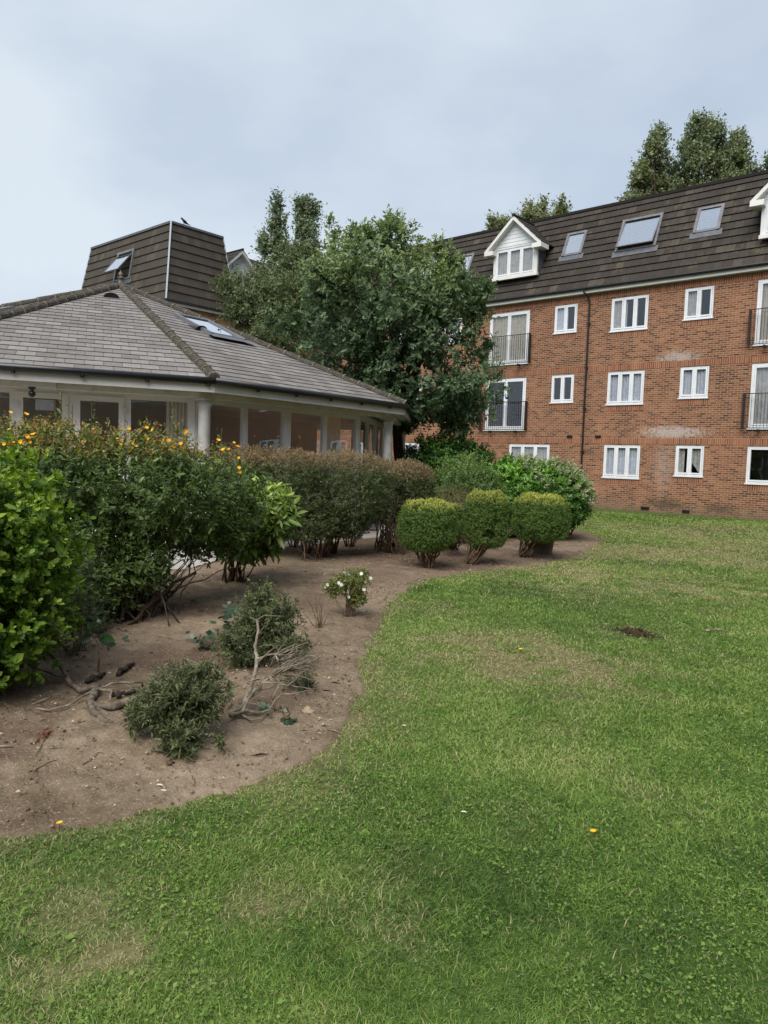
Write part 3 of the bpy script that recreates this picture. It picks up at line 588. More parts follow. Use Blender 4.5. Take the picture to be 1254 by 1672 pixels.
m = MB(); m.bar((BX+.03, BY-.03, BZ), (TX+.02, TY-.02, TZ+.05), .07, .07); m.bar((LBX-.02, BY-.02, BZ), (LX-.02, TY-.02, TZ), .05, .05); m.bar((BX+.03, BY2, BZ), (TX+.02, TY2, TZ), .05, .05); m.build('corner_trim', M_ZINC, tw)
m = MB(); m.box(LBX, BX-.15, BY+.12, BY2, 0, 8.3); m.build('brick_wall', M_BRICKY, tw)
m = MB(); m.box(LBX-.03, BX-.02, BY-.02, BY2, 8.32, 8.48); m.build('fascia', M_FASCW, tw)
m = MB(); m.box(LBX-.1, BX+.04, BY-.06, BY-.021, 8.42, 8.53); m.box(BX+.0, BX+.06, BY-.06, BY2, 8.42, 8.53); m.build('gutter', M_BLACK, tw)
Tt = (np.array([-34.35, BY, BZ])+up1*(1.42/ h*sl_), np.array([1., 0, 0]), up1, out1)
skylight(tw, Tt, 1.5, 1.42, radians(30), .85, fr=.09, label='roof window swung wide open on the tower')

# ------------------------------------------------------------------ pavilion
pav = thing('garden_pavilion', 'low white glazed pavilion with many sided grey slate roof and columns', 'building', (APX[0], APX[1], 0))
AP = APX; E3 = np.c_[V, np.full(8, EZ)]
NC = 27; FT = []
for i in range(8):
    a, b = E3[i], E3[(i+1) % 8]; d = unit(b-a); L = np.linalg.norm(b-a); nrm = unit(np.cross(b-a, AP-a)); 
    if nrm[2] < 0: nrm = -nrm
    v = unit(np.cross(nrm, d)); S = (AP-a)@v; FT.append((a, d, v, nrm, L, S)); m = MB(); ax = (AP-a)@d
    for k in range(NC):
        t0, t1 = k/NC, (k+1)/NC; x0, x1 = ax*t0, L+(ax-L)*t0; y0, y1 = ax*t1, L+(ax-L)*t1; s0, s1 = S*t0, S*t1; th = .013
        P4 = [a+d*x0+v*s0+nrm*th, a+d*x1+v*s0+nrm*th, a+d*y1+v*s1+nrm*.002, a+d*y0+v*s1+nrm*.002]; g = .232
        m.poly(P4, [(x0, k*g+.003), (x1, k*g+.003), (y1, k*g+g-.003), (y0, k*g+g-.003)])
        m.poly([a+d*x0+v*s0, a+d*x1+v*s0, P4[1], P4[0]])
    m.build('roof_slope', M_SLATE, pav)
for i in range(8):
    a = E3[i]; D = AP-a; L = np.linalg.norm(D); n = int(L/.36); m = MB(); JF = []; up = np.array([0, 0, .0])
    u = D/L
    for k in range(n):
        s0, s1 = L*k/n, L*(k+.96)/n; w1, w0 = .084, .088; jz = R.normal(0, .006)
        p0 = a+u*s0+np.array([0, 0, .02+jz]); p1 = a+u*s1+np.array([0, 0, .015+jz]); m.tube([p0, p1], [w0, w1], 12, True)
        nf0 = len(m.f); m.tube([a+u*(s0-.012)+np.array([0, 0, .02]), a+u*(s0+.008)+np.array([0, 0, .02])], [w0*1.06, w0*1.07], 12, True); JF += range(nf0, len(m.f))
    o = m.build('hip_ridge', M_HIP, pav); o.data.materials.append(M_LICH)
    for q in JF: o.data.polygons[q].material_index = 1
m = MB(); m.lathe(tuple(AP+np.array([0, 0, .0])), [(.15, -.06), (.12, .04), (.05, .07), (.045, .14), (.03, .17), (.08, .19), (.08, .20), (.03, .21), (.025, .24), (.045, .26), (.045, .30), (.02, .33), (.008, .37), (.001, .39)], 14)
m.box(AP[0]-.10, AP[0]+.10, AP[1]-.02, AP[1]+.02, AP[2]+.18, AP[2]+.21); m.build('finial', M_LICH, pav, True)
Vo = inset(V, -.045); m = MB(); g3 = [(*q, 2.745) for q in Vo]
for i in range(8):
    m.tube([g3[i], g3[(i+1) % 8]], .055, 10)
    a, b = np.array(g3[i]), np.array(g3[(i+1) % 8]); L = np.linalg.norm(b-a)
    for k in range(1, int(L/.9)+1): p = a+(b-a)*k*.9/L; m.box(p[0]-.02, p[0]+.02, p[1]-.02, p[1]+.02, 2.66, 2.70)
m.build('gutter', M_BLACK, pav, True)
def ring(Pa, za, Pb, zb, m):
    for i in range(8): j = (i+1) % 8; m.poly([(*Pa[i], za), (*Pa[j], za), (*Pb[j], zb), (*Pb[i], zb)])
Vf = inset(V, .0); Vf2 = inset(V, .025)
m = MB(); ring(Vf, 2.57, Vf, 2.77, m); ring(Vf, 2.57, Vf2, 2.57, m); ring(Vf2, 2.57, Vf2, 2.77, m); m.build('fascia', M_FASC, pav)
Gp = inset(V, .72); e12 = unit(V[2]-V[1]); n12 = np.array([-e12[1], e12[0]]); Gp[2] = V[1]+e12*4.42+n12*.72
m = MB(); ring(Vf2, 2.59, inset(V, .22), 2.59, m); ring(inset(V, .22), 2.59, inset(V, .22), 2.61, m); ring(inset(V, .22), 2.61, inset(V, .36), 2.61, m); ring(inset(V, .36), 2.61, inset(V, .37), 2.63, m); ring(inset(V, .37), 2.63, Gp, 2.63, m)
m.build('soffit', M_CREAM, pav)
Vb, Vb2 = inset(V, .27), inset(V, .42); m = MB(); ring(Vb, 2.50, Vb, 2.62, m); ring(Vb2, 2.50, Vb2, 2.63, m); ring(Vb, 2.50, Vb2, 2.50, m); m.build('beam', M_CREAM, pav)
Vc = inset(V, .34)
for q in Vc:
    m = MB(); m.lathe((*q, 0), [(.12, .02), (.12, .10), (.098, .14), (.098, .9), (.094, 2.36), (.112, 2.38), (.112, 2.41), (.092, 2.43), (.092, 2.46), (.0, 2.46)], 20); m.box(q[0]-.125, q[0]+.125, q[1]-.125, q[1]+.125, 2.46, 2.50); m.build('column', M_COLUMN, pav, True)
GT = 2.56
for i in range(8):
    a, b = Gp[i], Gp[(i+1) % 8]; d = unit(b-a); L = float(np.linalg.norm(b-a)); out = np.array([d[1], -d[0]])
    T = frameT((*a, .12), (*d, 0), (0, 0, 1), (*out, 0)); H = GT-.12
    if i == 0: off = float((a-V[0])@unit(V[1]-V[0])); ed = [(e-off) for e in (1.71, 2.507, 3.325)]; ed = [.06, .72]+ed+[L-.06]
    elif i == 1: off = float((a-V[1])@e12); ed = [.06]+[(e-off) for e in (1.275, 2.3, 3.355)]+[L-.06]
    else: nn = max(3, int(L/1.05)); ed = [.06+(L-.12)*k/nn for k in range(nn+1)]
    m = MB(T); hd = .12
    m.box(0, .09, 0, H, -.05, .03); m.box(L-.11, L, 0, H, -.05, .03); m.box(.09, L-.11, H-hd, H, -.05, .035); m.box(.09, L-.11, 0, .07, -.05, .03)
    for e in ed[1:-1]: hw = .095 if (i == 1 and abs(e-(2.3-off)) < .01) else .055; m.box(e-hw, e+hw, .07, H-hd, -.05, .035 if hw > .06 else .03)
    if i:  m.box(.09, L-.11, .55, .62, -.05, .028)
    fo = m.build('glazed_wall', M_WHITEP, pav)
    p = MB(T); p.poly([(.05, .05, -.01), (L-.05, .05, -.01), (L-.05, H-.05, -.01), (.05, H-.05, -.01)]); p.build('pane', M_GLASS, fo)
    if i == 0:
        for a0, a1 in ((ed[2], ed[3]), (ed[3], ed[4])):
            m = MB(T); a0 += .045; a1 -= .045; s = .085
            m.box(a0, a0+s, .05, H-.1, .031, .055); m.box(a1-s, a1, .05, H-.1, .031, .055); m.box(a0+s, a1-s, H-.1-s, H-.1, .031, .055); m.box(a0+s, a1-s, .05, .25, .031, .055)
            do = m.build('door', M_WHITEP, pav); h_ = MB(T); hx = a0 if a0 < ed[3]-.3 else a1
            for z in (H-.35, H-1.1, .5): h_.box(hx-.035, hx+.035, z, z+.09, .056, .075); 
            h_.build('hinge', M_WHITE, do)
            if hx == a0:
                n_ = MB(T); n_.box(a0+.25, a1-.2, H-.36, H-.2, .0, .012); n_.build('notice', M_CURT, do)
    cs = []
    def pl(x0, x1, per=.1, amp=.03):
        c = MB(T); cs.append(c); n = int((x1-x0)/per*6)+4; X = np.linspace(x0, x1, n); Z = -.10+amp*np.sin(X*2*pi/per)
        for k in range(n-1): c.poly([(X[k], 0, Z[k]), (X[k+1], 0, Z[k+1]), (X[k+1], H-.1, Z[k+1]), (X[k], H-.1, Z[k])])
    if i == 0: pl(ed[4]+.6, L-.1, .06, .02)
    elif i == 1: pl(ed[3]+.18, ed[3]+.62, .09)
    else: pl(ed[0]+.1, ed[0]+.7, .12); pl(L-.8, L-.1, .12)
    if i not in (4, 5, 6):
        for c in cs: c.build('curtain', M_PALE, fo)
m = MB(); m.poly([(*q, 2.62) for q in Gp]); m.poly([(*q, .125) for q in Gp]); m.poly([(-15.2, 3.5, .11), (-15.2, 14.5, .11), (-15.2, 14.5, 2.6), (-15.2, 3.5, 2.6)]); m.build('interior', M_ROOM, pav)
m = MB(); m.box(0, 1, 0, 1, 0, 1) if False else None
for (fi, p, w0, h0) in ((1, (-12.62, 8.98, 4.02), .92, 1.32),):
    a, d, v, nrm, L, S = FT[fi]; skylight(pav, (np.array(p)-nrm*.0, d, v, nrm), w0, h0, 0, fr=.055, pr=.075)
a, d, v, nrm, L, S = FT[7]; skylight(pav, (a+d*(L*.60)+v*S*.33, d, v, nrm), .9, 1.3, 0, fr=.1, pr=.12)
for fi, px in ((0, (182, 487)), (1, (329, 541))):
    a, d, v, nrm, L, S = FT[fi]; r = ray(*px); t = ((a-CP)@nrm)/(r@nrm); p = CP+r*t; m = MB((p, d, v, nrm)); n = 12
    for k in range(n):
        t0, t1 = pi*k/n, pi*(k+1)/n; c0, s0, c1, s1 = cos(t0)*.16, sin(t0)*.12, cos(t1)*.16, sin(t1)*.12
        m.poly([(c0, 0, s0), (c1, 0, s1), (c1*.9, .35, s1*.1), (c0*.9, .35, s0*.1)])
        m.poly([(c0, .02, s0*.92), (c1, .02, s1*.92), (0, .02, 0)])
    m.build('roof_vent', M_BLACK, pav)
q = A(85, 622, 9.7); m = MB(); bxp = G(96, 619, 2.56); 
dd = unit(V[1]-V[0]); nn = np.array([-dd[1], dd[0]]); T = frameT((*(V[0]+dd*1.9+nn*.12), 2.5), (*dd, 0), (*nn, 0), (0, 0, 1))
m = MB(T); m.box(0, .42, 0, .2, 0, .09); o = m.build('junction_box', M_FASCW, pav)
m = MB(T); m.lathe((.1, .05, -.02), [(.05, .02), (.05, -.01), (.025, -.015), (.025, -.04), (.045, -.05), (.05, -.08), (.04, -.11), (.02, -.125), (.001, -.13)], 16); m.build('security_camera', M_BLACK, pav, True)

# bird and aerial
bd = MB(); c = np.array([-29.95, 19.75, 12.19]); ax = np.array([.0, 1., 0.])
bd.tube([c+np.array([0, -.16, .21]), c+np.array([0, -.12, .22]), c+np.array([0, -.08, .22]), c+np.array([0, -.02, .17]), c+np.array([0, .06, .12]), c+np.array([0, .14, .08]), c+np.array([0, .24, .05]), c+np.array([0, .38, .03])], [.004, .03, .045, .05, .075, .06, .025, .012], 10)
for s in (-.02, .02): bd.tube([c+np.array([s, .03, .08]), c+np.array([s, .02, -.02])], .006, 5)
o = bd.build('bird', noisy('feather_black', [(.3, (.01, .01, .012)), (.7, (.03, .03, .035))], 8, .5), None, True, origin=c); tag(o, 'small black bird perched on the tower roof corner', 'bird')
ae = thing('tv_aerial', 'thin television aerial on a pole above the tree tops', 'aerial', tuple(A(580, 440, 43.)))
b = ORG[ae.name]; m = MB(); m.tube([b+np.array([0, 0, -1.0]), b+np.array([0, 0, 2.2])], .03, 6); m.build('pole', M_IRON, ae)
m = MB(); dv = CR*.8+np.array([0, 0, .25]); c = b+np.array([0, 0, 1.9]); m.tube([c-dv*.5, c+dv*.6], .018, 5)
for k in range(7): q = c+dv*(-.45+k*.15); m.tube([q-np.array([.0, .0, .35-k*.03])-CR*.1, q+np.array([0, 0, .35-k*.03])+CR*.1], .012, 4)
m.build('antenna', M_IRON, ae)

# ------------------------------------------------------------------ foliage
TMPL = {  # (along, across, up) per leaf vertex and triangles
 'oval': (np.array([[0, 0, 0], [.5, 0, -.03], [1, 0, -.14], [.22, .36, .05], [.68, .40, .0], [.22, -.36, .05], [.68, -.40, .0]]), np.array([[0, 1, 3], [1, 4, 3], [1, 2, 4], [0, 5, 1], [1, 5, 6], [1, 6, 2]])),
 'dia': (np.array([[0, 0, 0], [.5, .5, .06], [1, 0, -.08], [.5, -.5, .06]]), np.array([[0, 2, 1], [0, 3, 2]])),
 'round': (np.array([[0, 0, 0], [.45, 0, -.04], [.95, 0, -.02], [.12, .36, .04], [.62, .5, .05], [.12, -.36, .04], [.62, -.5, .05]]), np.array([[0, 1, 3], [1, 4, 3], [1, 2, 4], [0, 5, 1], [1, 5, 6], [1, 6, 2]])),
}
def leafgeo(P, A_, Nn, size, asp, kind='dia'):
    t, f = TMPL[kind]; B = unit(np.cross(Nn, A_)); Nn = np.cross(A_, B); n = len(P); k = len(t)
    s = np.broadcast_to(size, (n,))[:, None, None]
    V_ = P[:, None]+s*(t[None, :, 0:1]*A_[:, None]+t[None, :, 1:2]*asp*B[:, None]+t[None, :, 2:3]*Nn[:, None])
    return V_.reshape(-1, 3), (f[None]+np.arange(n)[:, None, None]*k).reshape(-1, 3), k
def sprigs(C, D, L, k, size, asp=.5, kind='dia', spread=.8, jit=.25, up=.2, sj=.42, rad=.0):
    """C shoot bases, D shoot directions; k leaves up each shoot of length L."""
    n = len(C); D = unit(D); t = (np.arange(k)+.5)/k; ref = rdir(n); X = unit(np.cross(D, ref)); Y = np.cross(D, X)
    ph = (np.arange(k)*2.4)[None]+R.random((n, 1))*6.28; t = np.clip(t[None]+R.normal(0, .1, (n, k)), 0, 1.05)
    rd = np.cos(ph)[..., None]*X[:, None]+np.sin(ph)[..., None]*Y[:, None]
    Lr = np.broadcast_to(L, (n,))[:, None, None]
    P = C[:, None]+D[:, None]*(t[..., None]*Lr)+rd*rad
    A_ = unit(rd*spread+D[:, None]*(.25+.6*t[..., None])+R.normal(0, jit, P.shape)+np.array([0, 0, up*.5]))
    Nn = unit(D[:, None]*.9-rd*.2+np.array([0, 0, up])+R.normal(0, jit, P.shape))
    sz = size*(1-.35*t)*np.exp(R.normal(0, sj, t.shape)*.7)
    return P.reshape(-1, 3), A_.reshape(-1, 3), Nn.reshape(-1, 3), sz.ravel(), np.repeat(np.arange(n), k), t.ravel()
def blobpts(blobs, n, shell=.3, amp=.12, freq=2.2, pw=2., zmin=.03, inner=.72):
    """blobs: (centre, radii) list. Points near the surface of their union + outward directions."""
    B = [(np.array(c, float), np.array(r, float)) for c, r in blobs]; wts = np.array([(r[0]*r[1]*r[2])**(2/3) for c, r in B]); wts /= wts.sum()
    out, dr = [], []; need = n
    while need > 0:
        m_ = int(need*1.6)+50; idx = R.choice(len(B), m_, p=wts); c = np.array([B[i][0] for i in idx]); r = np.array([B[i][1] for i in idx])
        d = rdir(m_); hd = np.hypot(d[:, 0], d[:, 1]); dp = d/((hd**pw+np.abs(d[:, 2])**pw)**(1/pw))[:, None]
        sc = (1+amp*2*(vn(d*1.3+c, freq, 3)-.5))*(1-shell*R.random(m_)**1.4)
        P = c+dp*r*sc[:, None]; ok = P[:, 2] > zmin
        for cc, rr in B:
            e_ = np.abs(P-cc)/rr; q = (np.hypot(e_[:, 0], e_[:, 1])**pw+e_[:, 2]**pw)**(1/pw); ok &= (q > inner) | (np.abs(c-cc).sum(1) < 1e-6)
        hp = np.hypot(dp[:, 0], dp[:, 1])[:, None]; nn = np.c_[dp[:, :2]*hp**(pw-2), np.sign(dp[:, 2])*np.abs(dp[:, 2])**(pw-1)]/r; out.append(P[ok]); dr.append(unit(nn)[ok]); need -= ok.sum()
    return np.concatenate(out)[:n], np.concatenate(dr)[:n]
def add_leaves(name, data, mat, parent, asp, kind='dia', tip=None, cvar=.35, stuff=False):
    P, A_, Nn, sz, cid, t = data; Vv, Ff, k = leafgeo(P, A_, Nn, sz, asp, kind)
    cv = R.random(cid.max()+1); var = np.clip(cvar*cv[cid]+(1-cvar)*R.random(len(P)), 0, 1)
    at = {'var': np.repeat(var, k)}
    if tip is not None: at['tip'] = np.repeat(np.clip(tip, 0, 1), k)
    return nmesh(name, Vv, Ff, mat, parent, at)
def bent(a, b, n=5, wob=.08, sag=0.):
    a = np.array(a, float); b = np.array(b, float); L = np.linalg.norm(b-a); t = np.linspace(0, 1, n)[:, None]
    p = a+(b-a)*t; w_ = R.normal(0, wob*L, (n, 3)); w_[0] = w_[-1] = 0; p = p+w_*.6; p[:, 2] += sag*L*np.sin(t[:, 0]*pi); return p
def stems(name, base, targets, r0, mat, parent, spread=.06, n=6, wob=.06, taper=.25, sag=0.):
    m = MB()
    for tg in targets:
        b = np.array(base, float)+np.array([R.normal(0, spread), R.normal(0, spread), -.03])
        m.tube(bent(b, tg, n, wob, sag), np.linspace(r0, r0*taper, n)*(.7+.6*R.random()), 6)
    return m.build(name, mat, parent, True)
def gz(p): return np.array([p[0], p[1], 0.])

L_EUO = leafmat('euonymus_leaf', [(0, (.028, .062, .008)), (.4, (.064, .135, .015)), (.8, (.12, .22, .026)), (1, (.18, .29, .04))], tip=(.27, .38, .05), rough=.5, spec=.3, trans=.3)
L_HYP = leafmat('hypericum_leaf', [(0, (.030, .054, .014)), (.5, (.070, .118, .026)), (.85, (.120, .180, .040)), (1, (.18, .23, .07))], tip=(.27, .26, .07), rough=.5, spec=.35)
L_HTOP = leafmat('hypericum_seed', [(0, (.15, .045, .02)), (.3, (.30, .13, .05)), (.55, (.36, .24, .07)), (.75, (.24, .27, .08)), (1, (.40, .36, .11))], rough=.6)
L_AUC = leafmat('aucuba_leaf', [(0, (.055, .11, .02)), (.5, (.115, .20, .035)), (1, (.20, .30, .06))], tip=(.46, .56, .13), rough=.35, spec=.5)
L_HEDGE = leafmat('hedge_leaf', [(0, (.030, .044, .015)), (.5, (.066, .092, .030)), (.85, (.115, .142, .050)), (1, (.18, .17, .08))], tip=(.31, .21, .115), rough=.5, spec=.35)
L_TOP = leafmat('topiary_leaf', [(0, (.026, .060, .014)), (.5, (.066, .135, .026)), (1, (.13, .23, .045))], tip=(.50, .50, .11), rough=.5, spec=.3)
L_LAUR = leafmat('laurel_leaf', [(0, (.03, .08, .016)), (.5, (.068, .165, .028)), (1, (.13, .26, .045))], tip=(.20, .40, .045), rough=.4, spec=.45)
L_LAUD = leafmat('dark_laurel_leaf', [(0, (.014, .045, .010)), (.5, (.030, .090, .018)), (1, (.06, .15, .03))], tip=(.10, .22, .03), rough=.35, spec=.5)
L_VARI = leafmat('variegated_leaf', [(0, (.12, .15, .06)), (.4, (.30, .32, .18)), (1, (.48, .46, .33))], rough=.5)
L_SPIR = leafmat('spiraea_leaf', [(0, (.045, .085, .022)), (.5, (.10, .17, .045)), (1, (.17, .26, .07))], tip=(.28, .36, .09), rough=.55)
L_OLIVE = leafmat('hebe_leaf', [(0, (.030, .042, .018)), (.5, (.070, .092, .038)), (.9, (.135, .155, .07)), (1, (.21, .21, .12))], tip=(.17, .19, .075), rough=.5, spec=.4)
L_IVY = leafmat('ivy_leaf', [(0, (.014, .034, .016)), (.5, (.028, .060, .026)), (1, (.05, .09, .04))], rough=.35, spec=.5, trans=.1)
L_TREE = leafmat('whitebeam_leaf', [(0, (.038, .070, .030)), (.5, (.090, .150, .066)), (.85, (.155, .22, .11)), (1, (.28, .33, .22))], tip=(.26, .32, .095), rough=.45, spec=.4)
L_TREE2 = leafmat('small_tree_leaf', [(0, (.05, .07, .026)), (.5, (.105, .14, .052)), (1, (.19, .22, .095))], rough=.55)
L_POP = leafmat('poplar_leaf', [(0, (.07, .10, .052)), (.5, (.14, .185, .092)), (.9, (.22, .27, .14)), (1, (.34, .38, .25))], tip=(.25, .26, .105), rough=.45)
L_ROSE = leafmat('rose_leaf', [(0, (.07, .10, .022)), (.6, (.16, .20, .05)), (1, (.28, .24, .08))], rough=.5)
M_PETW = leafmat('white_petal', [(0, (.6, .58, .52)), (1, (.85, .84, .8))], rough=.6, trans=.3)
M_PETY = leafmat('yellow_petal', [(0, (.80, .36, .01)), (.6, (.85, .52, .02)), (1, (.88, .66, .03))], rough=.5, trans=.3)

def flower(name, p, nrm, size, mat, parent, petals=5, centre=None, cup=.25):
    nrm = unit(np.array(nrm, float)); X = unit(np.cross(nrm, [.3, .5, .8])); Y = np.cross(nrm, X); ph = np.arange(petals)*2*pi/petals+R.random()*6
    rd = np.cos(ph)[:, None]*X+np.sin(ph)[:, None]*Y
    d = (np.repeat(np.array(p)[None], petals, 0), unit(rd+nrm*cup), np.repeat(nrm[None], petals, 0), np.full(petals, size), np.zeros(petals, int), ph)
    return add_leaves(name, d, mat, parent, .95, 'round')

def shrub(name, label, cat, base, blobs, nsh, L, k, size, asp, mat, kind='dia', shell=.35, amp=.14, pw=2., tipf=None, updir=.3, spread=.8, nst=14, sr=.012, jit=.25, zmin=.05, stem_sp=.08, group=None, freq=2.2, interior=.35, stemtop=.75, cvar=.35, smat=None, tj=None, rnd=.35, gap=.36):
    t = thing(name, label, cat, tuple(gz(base)), group)
    P, D = blobpts(blobs, nsh, shell, amp, freq, pw, zmin); kp = vn(P, freq*1.9, 23)*.6+vn(P, freq*4.3, 24)*.4 > gap; P = P[kp]; D = D[kp]; nsh = len(P); P2, D2 = blobpts([(c, np.array(r)*.72) for c, r in blobs], int(nsh*interior), .6, amp, freq, pw, zmin)
    P = np.r_[P, P2]; D = np.r_[D, D2]; Dd = unit(D+np.array([0, 0, updir])+R.normal(0, rnd, D.shape))
    data = sprigs(P-Dd*L*.5, Dd, L*(.7+.6*R.random(len(P))), k, size, asp, spread=spread, jit=jit)
    tip = tipf(data[0], data[5], D[data[4]]) if tipf else None
    add_leaves('foliage', data, mat, t, asp, kind, tip, cvar)
    sel = R.choice(nsh, nst, replace=False); c0 = np.array(gz(base))+np.array([0, 0, .25])
    stems('stems', gz(base), [c0+(P[i]-c0)*stemtop for i in sel], sr, smat or M_TWIG, t, stem_sp)
    return t, P, D

# --- euonymus shrub, front left
c = A(-52, 950, 4.75); b = gz(c); B0 = b
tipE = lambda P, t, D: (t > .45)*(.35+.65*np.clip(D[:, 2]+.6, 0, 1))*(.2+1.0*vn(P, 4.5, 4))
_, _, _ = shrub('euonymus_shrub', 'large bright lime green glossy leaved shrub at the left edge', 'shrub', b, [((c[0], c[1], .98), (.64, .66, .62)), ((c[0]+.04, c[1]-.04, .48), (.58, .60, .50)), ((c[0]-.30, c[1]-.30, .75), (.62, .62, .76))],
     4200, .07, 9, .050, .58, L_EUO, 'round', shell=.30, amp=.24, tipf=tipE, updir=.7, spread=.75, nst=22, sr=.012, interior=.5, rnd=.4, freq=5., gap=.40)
# --- hypericum
h1, h2, h3, h4 = A(110, 850, 7.0), A(250, 835, 7.2), A(345, 835, 7.9), A(30, 800, 7.4)
b = gz(A(215, 1000, 6.9))
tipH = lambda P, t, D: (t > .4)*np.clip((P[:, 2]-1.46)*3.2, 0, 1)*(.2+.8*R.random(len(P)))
hyb = [((h1[0], h1[1], 1.17), (.78, .78, .63)), ((h2[0], h2[1], 1.20), (.70, .70, .60)), ((h3[0], h3[1], 1.12), (.62, .62, .49)), ((h4[0], h4[1], 1.20), (.8, .8, .64)), ((h1[0]+.05, h1[1]-.1, .6), (.62, .62, .5)), ((A(330, 880, 7.6)[0], A(330, 880, 7.6)[1], .82), (.45, .45, .32)), ((A(150, 960, 6.7)[0], A(150, 960, 6.7)[1], .36), (.38, .38, .30)), ((A(95, 930, 6.5)[0], A(95, 930, 6.5)[1], .5), (.4, .4, .4)), ((A(225, 925, 6.9)[0], A(225, 925, 6.9)[1], .55), (.33, .33, .26))]
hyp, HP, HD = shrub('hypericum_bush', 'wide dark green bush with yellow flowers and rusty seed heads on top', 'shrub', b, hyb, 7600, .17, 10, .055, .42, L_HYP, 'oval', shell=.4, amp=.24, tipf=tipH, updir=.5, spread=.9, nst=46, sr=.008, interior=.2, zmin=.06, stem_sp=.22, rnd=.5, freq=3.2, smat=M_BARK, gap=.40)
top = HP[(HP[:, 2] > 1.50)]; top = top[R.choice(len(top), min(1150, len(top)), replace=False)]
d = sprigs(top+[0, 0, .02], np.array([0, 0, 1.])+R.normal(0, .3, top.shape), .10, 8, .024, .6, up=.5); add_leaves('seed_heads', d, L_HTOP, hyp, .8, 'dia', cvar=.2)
sh = [(100, 640, 7.3), (150, 655, 7.3), (118, 662, 7.2), (150, 690, 7.1), (175, 682, 7.2), (90, 655, 7.4), (245, 690, 7.4), (283, 668, 7.4), (300, 690, 7.5), (362, 700, 7.9), (12, 690, 7.6), (30, 700, 7.4), (55, 680, 7.5), (205, 700, 7.3)]
Cc, Dd, Ll = [], [], []
for x, y, dd in sh:
    q = A(x, y, dd); Cc.append(q-[0, 0, .32]); Dd.append([R.normal(0, .1), R.normal(0, .1), 1]); Ll.append(.32)
for q, dq in zip(Cc, Dd):
    d = sprigs(np.array([q]), np.array([dq]), .32, 16, .05, .4, up=.3, jit=.2); o = add_leaves('tall_shoot', d, L_SPIR, hyp, .38, 'oval')
    m = MB(); m.tube([q-[0, 0, .3], q+[0, 0, .33]], .004, 5); m.build('stem', M_TWIG, o)
for tg in [(330, 905, 7.6), (300, 930, 7.2), (365, 900, 7.8), (270, 900, 7.1), (400, 925, 7.4), (240, 890, 6.9)]:
    m = MB(); m.tube(bent(b+R.normal(0, .08, 3)*[1, 1, 0], A(*tg), 8, .07, .1), np.linspace(.011, .003, 8), 6); m.build('bare_branch', M_BARK, hyp, True)
for s0, s1 in (((215, 1000, 6.9), (262, 930, 7.0)), ((195, 1020, 6.7), (205, 900, 6.8)), ((230, 1000, 6.8), (320, 935, 7.3)), ((180, 1015, 6.7), (225, 915, 6.8))):
    m = MB(); m.tube(bent(A(*s0), A(*s1), 6, .04, .05), np.linspace(.022, .012, 6), 8); m.build('bare_branch', M_BARK, hyp, True)
fl = [(R.uniform(20, 1000), R.uniform(195, 320)) for _ in range(34)]; fl = [(x, y+max(0, (x-750)*.28)) for x, y in fl]+[(42, 135), (106, 143), (18, 265), (40, 205), (345, 255), (600, 198), (480, 243), (600, 243), (627, 205), (770, 262), (765, 285), (915, 288), (978, 320), (978, 362), (865, 368), (305, 222), (505, 360), (670, 250), (150, 265), (125, 255), (740, 265)]
for i, (fx, fy) in enumerate(fl):
    x, y = fx/2.508, 620+fy/2.508; dd = 6.9+x*.0016; p = A(x, y, dd-.35); nr = unit(-ray(x, y)*.6+np.array([0, 0, .6])+R.normal(0, .35, 3))
    flower('flower', p, nr, .027*(.6+.6*R.random()), M_PETY, hyp, cup=.6)
# ivy and ground leaves below hypericum
def ivy(label, spots, n, size=.055, name='ivy', h=.12):
    t = thing(name, label, 'ivy', tuple(gz(G(*spots[0][:2])))); P = []
    for x, y, r in spots:
        g = G(x, y); P.append(g+np.c_[R.normal(0, r, n), R.normal(0, r, n), R.random(n)*h+.015])
    P = np.concatenate(P); A_ = unit(R.normal(size=P.shape)*[1, 1, .3]); Nn = unit(np.array([0, 0, 1.])+R.normal(0, .45, P.shape)-CD*.3)
    add_leaves('leaves', (P, A_, Nn, size*(.6+.7*R.random(len(P))), np.arange(len(P))//5, np.zeros(len(P))), L_IVY, t, 1., 'round')
    m = MB()
    for x, y, r in spots:
        for k in range(5): g = G(x, y); m.tube(bent(g+[0, 0, .02], g+[R.normal(0, r*1.3), R.normal(0, r*1.3), .05+R.random()*.05], 5, .1), .003, 4)
    m.build('runners', M_TWIG, t)
ivy('dark ivy carpeting the ground under the yellow flowered bush', [(205, 990, .16), (170, 1015, .14), (235, 975, .12), (150, 1040, .1), (265, 960, .08)], 75, h=.22)
ivy('dark blue green ivy against the small olive bush', [(372, 1050, .07), (395, 1035, .07), (405, 1062, .05)], 44, h=.28, size=.06)
ivy('few dark ivy leaves lying on the soil by the bleached branches', [(450, 1170, .07), (470, 1188, .02)], 14, h=.05, size=.045)
ivy('small patch of lighter green ground leaves behind the fallen hebe', [(335, 1065, .06), (325, 1055, .05)], 22, h=.1, size=.045, name='ground_plant')
# --- grey rosemary like shrub between euonymus and hypericum
c = gz(A(128, 1000, 5.7))
shrub('rosemary_bush', 'wispy grey green bush squeezed beside the lime green shrub', 'shrub', c, [((c[0], c[1], .38), (.30, .30, .45)), ((c[0]-.1, c[1]-.15, .2), (.35, .35, .25))], 420, .12, 14, .03, .2, L_OLIVE, 'dia', shell=.7, amp=.2, updir=.8, nst=16, sr=.008, zmin=.04)
